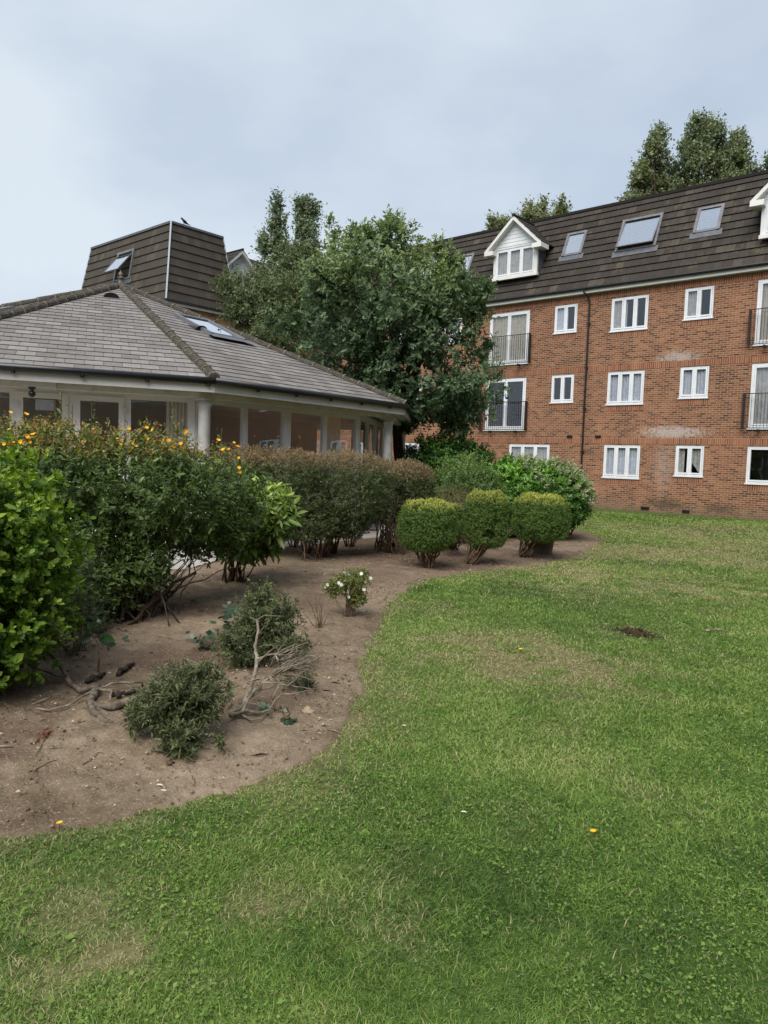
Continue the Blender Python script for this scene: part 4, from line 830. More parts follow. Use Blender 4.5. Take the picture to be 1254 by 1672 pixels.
# --- aucuba
b = gz(G(380, 953)); c = A(415, 855, 9.05)
tipA = lambda P, t, D: (t > .25)*np.clip((P[:, 2]-.70)*1.8, 0, 1)*(.25+.75*R.random(len(P)))*np.clip(1.1+(P-c)@CR*1.6, .2, 1)
shrub('aucuba_shrub', 'yellow green large leaved shrub with bare fanned stems', 'shrub', b, [((c[0], c[1], .90), (.50, .50, .36)), ((c[0]-.12, c[1], .58), (.40, .40, .28))], 620, .09, 8, .135, .34, L_AUC, 'oval', shell=.35, amp=.12, tipf=tipA, updir=.45, spread=.9, nst=20, sr=.014, interior=.5, rnd=.3, zmin=.25, stem_sp=.07, freq=3.)
# --- clipped hedges
def tipHd(zt): return lambda P, t, D: np.clip((P[:, 2]-zt+.12)*4+.05, 0, 1)*(.2+.95*R.random(len(P)))*(.3+1.6*vn(P, 1.8, 5))
def hedge(label, base_px, blobs, n, zt, nst=60, sr=.010, grp=None):
    b = gz(G(*base_px)); t, P, D = shrub('clipped_hedge', label, 'hedge', b, blobs, n, .075, 9, .026, .55, L_HEDGE, 'dia', shell=.34, amp=.12, pw=3.6, tipf=tipHd(zt), updir=.3, nst=10, sr=sr, interior=.35, zmin=.20, stem_sp=.15, freq=3., cvar=.6, rnd=.6)
    return t, b, P
c1, c2, c3 = A(470, 810, 11.6), A(570, 810, 11.9), A(400, 800, 11.5)
c4, c5 = A(505, 860, 11.4), A(560, 865, 11.8)
hb = [((c4[0], c4[1], .62), (.48, .48, .30)), ((c5[0], c5[1], .62), (.42, .42, .28)), ((c1[0], c1[1], 1.10), (.78, .78, .62)), ((c2[0], c2[1], 1.12), (.72, .72, .60)), ((c3[0], c3[1], 1.12), (.55, .6, .6))]
t, b, P = hedge('long flat topped hedge with brownish tips and bare stems below', (515, 915), hb, 15000, 1.50)
def basestems(t, spots, hgt, spread, r=.011, n=16):
    m = MB()
    for x, y in spots:
        g = gz(G(x, y))
        for k in range(n):
            d = rdir(1)[0]*[1, 1, 0]; m.tube(bent(g+d*.05-[0, 0, .03], g+d*spread*(.4+R.random()*.8)+[0, 0, hgt*(.8+.4*R.random())], 6, .05), np.linspace(r, r*.5, 6)*(.6+.9*R.random()), 6)
    m.build('bare_stems', M_TWIG, t, True)
basestems(t, [(500, 905), (525, 912), (545, 905), (480, 895), (570, 895)], .95, .50, n=12)
d = sprigs(np.array([A(435, 716, 11.2), A(490, 708, 11.3), A(466, 722, 11.3), A(455, 712, 11.2), A(415, 718, 11.)])-[0, 0, .22], np.tile([0, 0, 1.], (5, 1)), .26, 12, .03, .5, up=.4); add_leaves('new_shoots', d, L_HTOP, t, .5, 'dia')
c1, c2 = A(650, 800, 12.9), A(672, 812, 13.2)
t, b, P = hedge('second clipped hedge with reddish brown top behind the low domes', (628, 903), [((c1[0], c1[1], 1.12), (.62, .62, .50)), ((c2[0], c2[1], .95), (.42, .42, .50)), ((c1[0], c1[1], .78), (.36, .36, .30))], 8000, 1.36)
basestems(t, [(618, 902), (632, 905), (652, 908), (640, 895)], .85, .35, n=10)
c1 = A(745, 810, 14.3)
shrub('twiggy_shrub', 'low half bare brown twiggy shrub behind the clipped domes', 'shrub', gz(c1), [((c1[0], c1[1], .75), (.75, .6, .42))], 1500, .12, 8, .025, .4, L_HEDGE, 'dia', shell=.6, updir=.6, nst=60, sr=.007, stemtop=1., tipf=lambda P, t, D: R.random(len(P))*.8, stem_sp=.2)
# --- topiary domes
def tipT(zt, amt=1.0, sc=7.): return lambda P, t, D: np.clip((P[:, 2]-zt)*sc, 0, 1)*(.45+.6*R.random(len(P)))*amt*(t > .2)+.12*R.random(len(P))
TG = 'clipped golden topped domes beside the lawn'
def dome(label, bpx, cx, x0, x1, ytop, ybot, d, n, pw=2.8, amt=1., extra=None, lean=0):
    b = gz(G(*bpx)); k = d/FPX; ct = A(cx, (ytop+ybot)/2, d); rx = (x1-x0)/2*k*.955; rz = (ybot-ytop)/2*k
    bl = [((ct[0], ct[1], ct[2]), (rx, rx*.9, rz))]+(extra or [])
    t, P, D = shrub('topiary_dome', label, 'topiary', b, bl, n, .045, 9, .018, .6, L_TOP, 'dia', shell=.17, amp=.09, pw=pw+.7, tipf=tipT(ct[2]+rz*.55, amt), updir=.25, nst=4, sr=.012, interior=.35, zmin=.08, stem_sp=.03, freq=3.2, cvar=.45, rnd=.5, gap=.33, group=TG)
    m = MB()
    for q in range(16):
        a = rdir(1)[0]*[1, 1, 0]; m.tube(bent(b+a*.035-[0, 0, .03], ct+a*[rx, rx, 0]*.6-[0, 0, rz*.6], 6, .07), np.linspace(.016, .009, 6)*(.6+.8*R.random()), 6)
    m.build('trunk', M_TWIG, t, True); return t
dome('low wide clipped dome, nearest the white flowered rose', (697, 929), 698, 648, 749, 817, 899, 10.9, 6500)
dome('small dome peeping out behind the low wide one', (742, 893), 737, 714, 756, 822, 878, 12.2, 1800, amt=.8)
dome('tall barrel shaped clipped dome in the middle', (765, 923), 794, 756, 832, 802, 893, 11.5, 5600, pw=3.4, amt=.8)
dome('broad golden topped dome in front of the plant pot', (851, 911), 882, 832, 931, 808, 884, 12.4, 6500, pw=3., amt=1.15)
# --- pot
b = gz(G(885, 906)); pt = thing('plant_pot', 'brown plastic plant pot on the soil under the golden dome', 'plant pot', tuple(b)); m = MB()
m.lathe(tuple(b), [(.0, .005), (.165, .005), (.17, .03), (.215, .32), (.235, .325), (.238, .40), (.228, .405), (.215, .40), (.20, .36), (.0, .355)], 28); m.build('pot', M_POT, pt, True)
m = MB(); m.lathe(tuple(b), [(.0, .375), (.12, .372), (.212, .36)], 20); m.build('compost', M_SOIL, pt)
P = b+[0, 0, .38]+R.normal(0, .07, (30, 3))*[1, 1, .3]; add_leaves('seedlings', sprigs(P, np.tile([0, 0, 1.], (30, 1)), .06, 5, .03), L_LAUD, pt, .6)
# --- shrubs behind
c = A(893, 800, 15.9); c2 = A(842, 790, 15.8); b = gz(G(925, 872)); 
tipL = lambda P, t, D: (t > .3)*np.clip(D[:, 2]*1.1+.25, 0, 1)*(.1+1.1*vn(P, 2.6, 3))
lau, LP, LD = shrub('laurel_shrub', 'big domed bright green shrub with cream variegated edge, right end of the bed', 'shrub', b, [((c[0], c[1], .90), (.95, .95, .80)), ((c2[0], c2[1], 1.0), (.85, .85, .76)), ((c[0]-.2, c[1]+.1, .55), (.8, .8, .5))],
     4200, .10, 9, .085, .42, L_LAUR, 'oval', shell=.3, amp=.08, tipf=tipL, updir=.4, nst=20, sr=.02, interior=.3, zmin=.1, freq=3)
# variegated outer sprays on right/top edge
q = (LP-np.array([c[0], c[1], .9])); sd = (LD@CR)*.8+LD[:, 2]*.55; sel = np.where((sd > .52) & (LP@CR > (c@CR)-.75) & (vn(LP, 3., 9) > .38))[0]
sel = R.choice(sel, min(len(sel), 900), replace=False); Dd = unit(LD[sel]+[0, 0, .3]); d = sprigs(LP[sel]+LD[sel]*.03, Dd, .12, 10, .06, .5); add_leaves('variegated_sprays', d, L_VARI, lau, .5, 'dia')
c = A(722, 742, 18.6); c2 = A(755, 750, 18.2); b = gz(c)
shrub('dark_laurel', 'dark glossy green rounded shrub under the tree against the brick wall', 'shrub', b, [((c[0], c[1], 1.35), (1.15, 1.0, .98)), ((c2[0], c2[1], 1.2), (.95, .9, .95)), ((c[0], c[1], .6), (1.1, 1., .6))], 3600, .14, 9, .10, .42, L_LAUD, 'oval', shell=.35, amp=.1, tipf=tipL, updir=.4, nst=14, sr=.02, interior=.3)
c = A(765, 780, 15.2); b = gz(c)
shrub('loose_green_shrub', 'loose fine leaved green shrub between the hedge and the domed shrub', 'shrub', b, [((c[0], c[1], 1.0), (.82, .75, .72)), ((c[0]-.4, c[1], .8), (.6, .6, .6))], 3600, .17, 12, .04, .5, L_SPIR, 'dia', shell=.5, amp=.2, tipf=lambda P, t, D: (t > .5)*np.clip((P[:, 2]-1.2)*2, 0, 1)*R.random(len(P)), updir=.9, nst=26, sr=.01, rnd=.4)
# --- foreground hebes and dead branch
def hebe(label, bpx, blobs, n, group=None, size=.036, L=.085, smin=.03, nst=12):
    b = gz(G(*bpx)); return shrub('hebe_bush', label, 'shrub', b, blobs, n, L, 14, size, .28, L_OLIVE, 'dia', shell=.75, amp=.4, updir=.35, spread=.75, nst=nst, sr=.005, zmin=smin, interior=.2, gap=.47, freq=5., rnd=.6, cvar=.5, tipf=lambda P, t, D: (t > .6)*R.random(len(P)), stem_sp=.03, smat=M_DRIFT)
q1, q2, q3, q4 = A(285, 1150, 3.98), A(338, 1135, 4.05), A(285, 1225, 3.78), A(232, 1165, 4.05)
hebe('fallen olive green hebe sprawling on the bare soil, nearest the camera', (300, 1190), [(q1, (.19, .17, .17)), (q2, (.15, .14, .14)), (A(288, 1208, 3.85), (.13, .12, .13)), (q4, (.12, .12, .09)), (A(362, 1205, 3.85), (.045, .045, .055)), (A(318, 1100, 4.1), (.11, .10, .07))], 1350)
q1, q2, q3 = A(440, 1020, 5.6), A(425, 985, 5.75), A(400, 1050, 5.55)
hebe('upright olive green hebe behind the bleached branches', (440, 1092), [(q1, (.25, .24, .24)), (q2, (.17, .16, .15)), (q3, (.22, .2, .17)), (A(470, 1060, 5.4), (.14, .14, .13))], 2000)
q1 = A(487, 1120, 5.0); hebe('small tuft of dark needle foliage at the end of the bleached branches', (487, 1135), [(q1, (.12, .11, .10)), (A(460, 1150, 4.85), (.05, .05, .04))], 200)
db = thing('dead_branch', 'bleached twisted dead shrub branch lying across the soil', 'branch', tuple(G(170, 1165)))
def limb(pts, r0, r1, m, n=4):
    P = []; pts = [np.array(p) for p in pts]
    for i in range(len(pts)-1):
        a, b_ = pts[i], pts[i+1]; L = np.linalg.norm(b_-a)
        for k in range(n): P.append(a+(b_-a)*k/n+(R.normal(0, .02*L, 3) if k else 0))
    P.append(pts[-1]); m.tube(P, np.linspace(r0, r1, len(P))*(1+R.normal(0, .08, len(P))), 8)
def gp(x, y, z=.02):  return G(x, y, z)
m = MB()
limb([gp(72, 1055, .20), gp(96, 1082, .13), gp(112, 1112, .06), gp(132, 1128, .04), gp(160, 1122, .04)], .012, .019, m)
limb([gp(60, 1092, .06), gp(85, 1100, .08), gp(104, 1105, .07)], .005, .009, m)
limb([gp(160, 1122, .04), gp(146, 1145, .03), gp(152, 1162, .03), gp(168, 1175, .02), gp(182, 1182, .02)], .026, .016, m)
limb([gp(152, 1150, .03), gp(185, 1155, .045), gp(215, 1145, .05), gp(250, 1143, .05), gp(300, 1150, .05), gp(340, 1165, .03), gp(372, 1168, .02), gp(400, 1160, .03)], .021, .014, m)
limb([gp(158, 1158, .03), gp(172, 1163, .02), gp(180, 1172, .015)], .014, .008, m)
m.build('root_stock', M_ROOT, db, True)
m = MB()
limb([gp(45, 1156, .02), gp(80, 1160, .02), gp(110, 1152, .03), gp(150, 1128, .05), (gp(190, 1115, .06)), gp(232, 1114, .04)], .006, .008, m)
limb([gp(160, 1125, .05), gp(182, 1128, .07), gp(178, 1145, .04)], .008, .006, m)
m.build('thin_limb', M_DRIFT, db, True)
m = MB()
d0 = 4.9
def bp(x, y, d=d0): return A(x, y, d)
trk = [bp(376, 1166, 4.35), bp(398, 1150, 4.45), bp(410, 1120, 4.6), bp(418, 1090, 4.75), bp(420, 1072, 4.85), bp(416, 1055, 4.9), bp(422, 1030, 4.95), bp(420, 1012, 5.0)]
limb(trk, .017, .008, m); limb([bp(420, 1012, 5.), bp(432, 1005, 5.), bp(458, 1006, 4.95)], .005, .002, m); limb([bp(420, 1013, 5.), bp(408, 1008, 5.)], .004, .002, m); limb([bp(422, 1035, 4.95), bp(432, 1022, 4.9)], .005, .002, m)
limb([bp(419, 1078, 4.8), bp(435, 1070, 4.85), bp(450, 1068, 4.85), bp(455, 1080, 4.8), bp(470, 1085, 4.8), bp(490, 1090, 4.75), bp(510, 1096, 4.7)], .008, .003, m)
limb([bp(376, 1168, 4.3), bp(396, 1162, 4.4), bp(410, 1135, 4.5), bp(435, 1110, 4.65), bp(455, 1098, 4.7), bp(475, 1085, 4.8)], .013, .004, m)
limb([bp(400, 1160, 4.4), bp(420, 1164, 4.4), bp(440, 1160, 4.45), bp(448, 1145, 4.5), bp(460, 1135, 4.55)], .011, .004, m)
limb([bp(396, 1168, 4.38), bp(410, 1176, 4.3), bp(425, 1174, 4.3), bp(435, 1165, 4.4)], .008, .004, m)
limb([bp(405, 1140, 4.5), bp(430, 1125, 4.6), bp(450, 1120, 4.6), bp(462, 1127, 4.6)], .008, .003, m)
for (x, y, d) in [(440, 1105, 4.65), (455, 1080, 4.8), (470, 1085, 4.8), (462, 1090, 4.75), (480, 1088, 4.75), (450, 1070, 4.85), (475, 1092, 4.7), (458, 1100, 4.7)]:
    for k in range(7):
        e = (x+R.uniform(8, 56), y+R.uniform(-34, 10), d+R.uniform(-.1, .15)); mid = ((x+e[0])/2+R.normal(0, 4), (y+e[1])/2+R.normal(0, 5), (d+e[2])/2)
        limb([bp(x, y, d), bp(*mid), bp(*e)], .0048, .0015, m, 3)
for _ in range(14):
    x, y = R.uniform(395, 470), R.uniform(1060, 1150); a_, l_ = R.uniform(-1.1, .5), R.uniform(18, 55); limb([bp(x, y, 4.75-(y-1060)*.004), bp(x+l_*.5*cos(a_), y+l_*.5*sin(a_)+R.normal(0, 4), 4.75-(y-1060)*.004), bp(x+l_*cos(a_), y+l_*sin(a_), 4.75-(y-1060)*.004)], .005, .0018, m, 3)
limb([bp(505, 1070, 4.8), bp(530, 1078, 4.75), bp(556, 1092, 4.7)], .003, .001, m); limb([bp(345, 1080, 4.5), bp(330, 1100, 4.4), bp(350, 1105, 4.35), bp(356, 1112, 4.35)], .004, .003, m); limb([bp(300, 1075, 4.5), bp(320, 1082, 4.45), bp(345, 1104, 4.4)], .007, .004, m)
m.build('bleached_limbs', M_DRIFT, db, True)
# charred lumps, stone, twigs
def lump(name, label, cat, px, s, mat, sq=.6, zz=0):
    g = G(*px); P = rdir(160); r = (.75+.5*vn(P+g, 2.5, 2)); import_ = None
    me = bpy.data.meshes.new(name); import bmesh; bm = bmesh.new(); bmesh.ops.create_icosphere(bm, subdivisions=3, radius=1)
    co_ = np.array([v.co[:] for v in bm.verts]); rr = (.6+.8*vn(co_+g, 1.6, 2))*(.85+.3*vn(co_, 5, 3)); co_ = co_*rr[:, None]*np.array(s)
    for v, q in zip(bm.verts, co_): v.co = q
    bm.to_mesh(me); bm.free(); me.materials.append(mat); o = bpy.data.objects.new(name, me); COL.objects.link(o); o.location = (g[0], g[1], s[2]*.35+zz); return tag(o, label, cat)
M_HUM = noisy('dark_earth', [(.3, (.03, .02, .014)), (.7, (.10, .068, .045))], 30, .95, .05, bump=.8)
M_CHAR = noisy('rotten_wood', [(.3, (.012, .010, .009)), (.7, (.05, .042, .036))], 20, .9, .1, bump=1., bscale=50)
lump('stone', 'fist sized tan stone on the soil right of the bleached branches', 'stone', (504, 1168), (.045, .04, .035), M_STONE)
t = thing('soil_clod', 'dark crumbly scrape of dug up earth in the dry patch of lawn', 'earth clump', tuple(G(1040, 1036)))
g = G(1040, 1036); n = 260; Pc = g+np.c_[R.normal(0, .085, n), R.normal(0, .06, n), .004+np.abs(R.normal(0, .016, n))]
Vv = Pc[:, None]+np.array([[1, 0, 0], [-1, 0, 0], [0, 1, 0], [0, -1, 0], [0, 0, 1], [0, 0, -1.]])[None]*(.006+.016*R.random((n, 1, 1))**2)*(.6+.8*R.random((n, 6, 1)))
Ff = (np.array([[0, 2, 4], [2, 1, 4], [1, 3, 4], [3, 0, 4], [2, 0, 5], [1, 2, 5], [3, 1, 5], [0, 3, 5]])[None]+np.arange(n)[:, None, None]*6).reshape(-1, 3); nmesh('crumbs', Vv.reshape(-1, 3), Ff, M_HUM, t)
def log(label, pts, r):
    m = MB(); pts = [np.array(p) for p in pts]; Q = np.concatenate([pts[i]+(pts[i+1]-pts[i])*np.linspace(0, 1, 7)[:-1, None] for i in range(len(pts)-1)]); Q += R.normal(0, .006, Q.shape); m.tube(Q, r*.75*(1+R.normal(0, .28, len(Q))).clip(.4, 1.5)*np.linspace(1, .6, len(Q)), 9); o = m.build('rotten_log', M_CHAR, None, True, origin=pts[0]); tag(o, label, 'log')
log('short charred log stub below the broad leaved sprig', [gp(140, 1112, .05), gp(155, 1106, .05), gp(172, 1100, .03)], .028)
log('dark rotten log lying behind the root of the dead branch', [gp(186, 1135, .04), gp(205, 1132, .05), gp(226, 1124, .05)], .026)
log('crumbling dark log further back on the soil', [gp(192, 1100, .03), gp(208, 1090, .04), gp(222, 1082, .03)], .024)
def stick(label, pts, r, mat=M_TWIG):
    m = MB(); limb(pts, r, r*.5, m, 4); o = m.build('twig', mat, None, True, origin=pts[0]); tag(o, label, 'twig')
stick('long straight pale cane lying at the left edge of the soil', [gp(-20, 1218, .02), gp(50, 1220, .02), gp(112, 1221, .02)], .005, M_DRIFT)
stick('thin pale stick slanting up to the dead branch root', [gp(52, 1150, .02), gp(78, 1140, .03), gp(112, 1128, .03)], .005, M_DRIFT)
stick('curved twig on the soil below the dead branch', [gp(168, 1200, .02), gp(190, 1208, .02), gp(218, 1210, .02)], .006, M_DRIFT)
stick('short dark twig alone on the sandy soil', [gp(135, 1248, .02), gp(152, 1238, .02), gp(166, 1226, .02)], .004)
stick('small twig at the lower left of the soil bed', [gp(62, 1254, .02), gp(80, 1244, .02), gp(95, 1240, .02)], .003)
stick('brown stick lying far back near the ivy', [gp(256, 1038, .03), gp(290, 1046, .03), gp(330, 1051, .03)], .007)
stick('twig lying on the soil at the foot of the fallen hebe', [gp(318, 1278, .02), gp(312, 1262, .02), gp(306, 1250, .04)], .003)
stick('chip of pale wood beside the fallen hebe', [gp(200, 1221, .02), gp(220, 1224, .02)], .009, M_DRIFT)
stick('thin dead twig looping behind the hebe tuft', [gp(395, 1080, .03), gp(410, 1100, .03), gp(430, 1130, .02)], .005)
stick('pale dried stick lying on the lawn right of the earth clump', [gp(1152, 1029, .03), gp(1170, 1027, .03), gp(1190, 1031, .02)], .010, M_DRIFT)
# rusty conifer frond and broad leaved sprig
t = thing('conifer_frond', 'rust coloured dead conifer frond on the soil at far left', 'frond', tuple(gp(60, 1215)))
C_ = np.array([gp(56+i*2.6, 1218-i*3.0, .02) for i in range(9)]); add_leaves('needles', sprigs(C_, R.normal(size=(9, 3))*[1, 1, .2], .03, 12, .03), leafmat('rust_needle', [(0, (.12, .035, .015)), (1, (.24, .08, .035))], trans=0), t, .3)
m = MB(); m.tube(bent(gp(55, 1258, .02), gp(80, 1192, .02), 6, .03), .003, 5); m.build('stalk', M_TWIG, t)
t = thing('broad_leaved_sprig', 'young sprig with a few broad drooping leaves behind the dead branch', 'seedling', tuple(gp(160, 1105)))
m = MB(); m.tube([gp(160, 1102, .0), A(162, 1075, 5.2), A(160, 1050, 5.3), A(150, 1035, 5.35)], [.008, .006, .004, .003], 6); m.build('stem', M_TWIG, t)
P = np.array([A(160, 1045, 5.25), A(150, 1038, 5.3), A(165, 1040, 5.3), A(148, 1030, 5.35), A(146, 1015, 5.4)]); add_leaves('leaves', (P, unit(R.normal(size=(5, 3))*[1, 1, .3]+[0, 0, -.6]), unit(-np.tile(CD, (5, 1))+[0, 0, .6]), np.array([.16, .13, .12, .1, .08]), np.arange(5), np.zeros(5)), L_LAUD, t, .6, 'oval')
# white rose bush, dead stems
b = gz(G(570, 1012)); k = 7.3/FPX; t, RP, RD = shrub('white_rose_bush', 'little white flowering rose bush standing alone on the soil', 'shrub', b, [(A(580, 945, 7.3), (.17, .17, .13)), (A(548, 958, 7.3), (.12, .12, .11)), (A(585, 975, 7.3), (.10, .10, .10))], 520, .07, 8, .024, .6, L_ROSE, 'dia', shell=.6, amp=.2, updir=.3, nst=8, sr=.003, stemtop=1., rnd=.6, stem_sp=.02)
m = MB()
for e in ((564, 955), (572, 950), (590, 960), (578, 955), (568, 952)): m.tube(bent(b+R.normal(0, .012, 3)*[1, 1, 0]-[0, 0, .02], A(*e, 7.3), 6, .05), np.linspace(.020, .009, 6), 7)
m.build('trunk', M_BARK, t, True)
P = RP[R.choice(len(RP), 18)]; 
for p in list(P)+[A(530, 940, 7.2), A(535, 958, 7.2), A(605, 947, 7.2), A(594, 966, 7.2), A(553, 955, 7.1), A(557, 958, 7.1), A(590, 940, 7.1)]: flower('flower', p+[0, 0, .02], -CD+R.normal(0, .5, 3), .021, M_PETW, t, cup=.1)
add_leaves('hanging_sprays', sprigs(np.array([A(598, 980, 7.3), A(590, 975, 7.3), A(560, 985, 7.3), A(575, 990, 7.3), A(583, 1000, 7.3), A(535, 962, 7.3)]), R.normal(size=(6, 3))+[0, 0, -.5], .08, 14, .018), L_ROSE, t, .5)
b = gz(G(521, 1030)); t = thing('dead_shrub', 'bunch of thin dead upright stems left of the white rose', 'dead shrub', tuple(b)); m = MB()
for kx in range(16): m.tube(bent(b+R.normal(0, .02, 3)*[1, 1, 0], b+[R.normal(0, .09), R.normal(0, .09), .14+R.random()*.22], 5, .05), np.linspace(.004, .0015, 5), 4)
m.build('stems', M_TWIG, t)
# fallen petals & litter
def scatter(n, f):   # rejection sample points on bed
    out = []
    while len(out) < n: q = f(); out.append(q)
    return np.array(out)
nL = 20000; P = np.c_[R.uniform(-9, -2.5, nL*3), R.uniform(.8, 14, nL*3)]; s = sdf(P); keep = (s > .03) & (R.random(len(P)) < (.10+1.6*np.clip(vn(P, .9, 7)-.45, 0, 1)+.25*(P[:, 1] > 6))); P = P[keep][:nL]
P3 = np.c_[P, np.full(len(P), .022)+.012*R.random(len(P))]
A_ = unit(R.normal(size=P3.shape)*[1, 1, .15]); Nn = unit(np.array([0, 0, 1.])+R.normal(0, .35, P3.shape))
Va, Fa, ka = leafgeo(P3, A_, Nn, np.exp(R.normal(-4.35, .45, len(P3))), .5, 'dia'); va = np.repeat(R.random(len(P3)), ka)
nt_ = 1500; ix = R.choice(len(P3), nt_); Pt = P3[ix]+[0, 0, .006]+R.normal(0, .04, (nt_, 3))*[1, 1, 0]; Vt_, Ft_, kt = leafgeo(Pt, unit(R.normal(size=Pt.shape)*[1, 1, .08]), unit(R.normal(0, .4, Pt.shape)+[0, 0, 1.]), np.clip(np.exp(R.normal(-3.0, .45, nt_)), 0, .12), .05, 'dia'); vt = np.repeat(.1+.65*R.random(nt_), kt)
o = nmesh('leaf_litter', np.r_[Va, Vt_], np.r_[Fa, Ft_+len(Va)], M_LITTER, attrs={'var': np.r_[va, vt]}); tag(o, 'scattered dry leaf fragments and chips over the soil', kind='stuff')
Pk = []
for (x, y, r, n) in [(505, 1165, .16, 30), (570, 1075, .15, 16), (590, 1060, .10, 12), (400, 1120, .35, 40), (60, 1290, .3, 20), (520, 1180, .18, 24), (360, 1310, .3, 14), (500, 1000, .3, 20), (560, 1120, .2, 16), (130, 1170, .3, 20), (60, 1180, .25, 24)]:
    g = G(x, y); Pk.append(g+np.c_[R.normal(0, r, n), R.normal(0, r, n), np.full(n, .03)])
Pk = np.concatenate(Pk); Pk = Pk[sdf(Pk) > .02]
me_v, me_f = [], []
ico = np.array([[1, 0, 0], [-1, 0, 0], [0, 1, 0], [0, -1, 0], [0, 0, 1], [0, 0, -1.]]); icf = np.array([[0, 2, 4], [2, 1, 4], [1, 3, 4], [3, 0, 4], [2, 0, 5], [1, 2, 5], [3, 1, 5], [0, 3, 5]])
Pc_ = np.c_[R.uniform(-8.5, -2.6, 16000), R.uniform(.9, 10, 16000)]; Pc_ = Pc_[(sdf(Pc_) > .0) & (vn(Pc_, 1.7, 51)+.5*vn(Pc_, 6., 52) > .62)]; nc = len(Pc_)
allp = np.r_[Pk, np.c_[P[:1500]+.03, np.full(min(1500, len(P)), .02)], np.c_[Pc_, np.full(nc, .018)+.012*R.random(nc)]]; n = len(allp)-nc; sz = np.r_[np.exp(R.normal(-5.0, .45, len(Pk))), np.exp(R.normal(-5.4, .4, n-len(Pk))), np.exp(R.normal(-5.25, .4, nc))]; n = len(allp); vv_ = .30+.62*R.random(n)**1.3; vv_[n-nc:] = .30+.26*R.random(nc)
Vv = allp[:, None]+ico[None]*sz[:, None, None]*(.6+.8*R.random((n, 6, 1)))*[1, 1, .55]; Ff = (icf[None]+np.arange(n)[:, None, None]*6).reshape(-1, 3)
o = nmesh('pebbles', Vv.reshape(-1, 3), Ff, M_LITTER, attrs={'var': np.repeat(vv_, 6)}); tag(o, 'small pebbles and earth crumbs scattered on the soil', kind='stuff')

# ------------------------------------------------------------------ trees
def tree(name, label, base, trunk_top, tr, blobs, nsh, L, k, size, asp, mat, kind='dia', shell=.45, amp=.3, freq=1.2, tipf=None, limbs=26, up=.5, inner=.6, interior=.3, group=None, rnd=.45, spread=.8, gap=.36, gapf=.9, sat=0):
    t = thing(name, label, 'tree', tuple(base), group)
    if sat:
        Ps, Ds = blobpts(blobs, sat, .05, amp, freq, 2., 2.2, .9); sx_ = ((Ps-CP)@CR)/((Ps-CP)@CD)*FPX+627; blobs = blobs+[(Ps[i]+Ds[i]*.05, np.array([1, 1, .9])*R.uniform(.28, .46)) for i in range(sat) if sx_[i] < 790]
    P, D = blobpts(blobs, nsh, shell, amp, freq, 2., .5, inner); kp = vn(P, gapf, 23)*.65+vn(P, gapf*2.3, 24)*.35 > gap; P = P[kp]; D = D[kp]
    P2, D2 = blobpts([(c, np.array(r)*.7) for c, r in blobs], int(nsh*interior), .7, amp, freq, 2., .5, inner); Pa = np.r_[P, P2]; Da = np.r_[D, D2]
    Dd = unit(Da+[0, 0, up]+R.normal(0, rnd, Da.shape)); data = sprigs(Pa-Dd*L*.4, Dd, L*(.6+.8*R.random(len(Pa))), k, size, asp, spread=spread)
    add_leaves('crown', data, mat, t, asp, kind, tipf(data[0], data[5], Da[data[4]]) if tipf else None, .45)
    m = MB(); tt = np.array(trunk_top); m.tube(bent(np.array(base)-[0, 0, .1], tt, 8, .02), np.linspace(tr, tr*.6, 8), 12); b2 = []
    for c, r in blobs[:max(8, len(blobs)-sat)]: m.tube(bent(tt-[0, 0, .2+.5*R.random()], c, 7, .05), np.linspace(tr*.5, tr*.15, 7), 8)
    for i in R.choice(len(P), limbs, replace=False):
        c = min((np.array(q[0]) for q in blobs), key=lambda q: np.linalg.norm(q-P[i])); s = tt+(c-tt)*R.uniform(.4, 1); m.tube(bent(s, P[i], 6, .05), np.linspace(tr*.2, tr*.04, 6), 5)
    m.build('trunk', M_BARK, t, True); return t
D_ = 18.5; kx = D_/FPX
def bl(x, y, rx, ry, d=D_, rd=None): return (A(x, y, d), (rx*d/FPX, (rd or rx)*d/FPX, ry*d/FPX))
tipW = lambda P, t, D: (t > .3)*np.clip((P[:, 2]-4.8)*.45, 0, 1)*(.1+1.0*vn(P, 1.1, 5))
base = gz(A(655, 700, 18.8))
tree('whitebeam_tree', 'large dense dark green tree between the pavilion and the brick block', base, A(655, 640, 18.8), .17,
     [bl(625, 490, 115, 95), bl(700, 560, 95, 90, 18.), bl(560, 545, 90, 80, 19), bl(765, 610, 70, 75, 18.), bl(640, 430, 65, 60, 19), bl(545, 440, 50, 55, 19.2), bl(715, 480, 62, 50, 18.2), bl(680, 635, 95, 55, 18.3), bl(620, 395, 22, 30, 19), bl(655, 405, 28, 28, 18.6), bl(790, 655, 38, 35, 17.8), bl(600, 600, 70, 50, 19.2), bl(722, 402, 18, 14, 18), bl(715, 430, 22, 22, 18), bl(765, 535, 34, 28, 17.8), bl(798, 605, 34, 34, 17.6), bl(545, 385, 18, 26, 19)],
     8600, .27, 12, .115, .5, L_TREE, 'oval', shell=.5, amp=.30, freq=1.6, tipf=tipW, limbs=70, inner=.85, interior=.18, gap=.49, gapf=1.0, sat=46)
base = gz(A(430, 620, 22.))
tree('small_leaved_tree', 'light olive green airy tree just behind the pavilion roof ridge', base, A(430, 600, 22.), .12, [bl(400, 500, 44, 58, 22.), bl(450, 560, 52, 55, 21.5), bl(440, 480, 58, 50, 22.5), bl(500, 490, 45, 60, 22), bl(380, 470, 28, 28, 22), bl(490, 430, 40, 30, 23), bl(395, 550, 30, 40, 22)],
     2900, .28, 11, .085, .6, L_TREE2, 'dia', shell=.7, amp=.35, freq=1.5, limbs=40, inner=.85)
base = gz(A(475, 640, 36.))
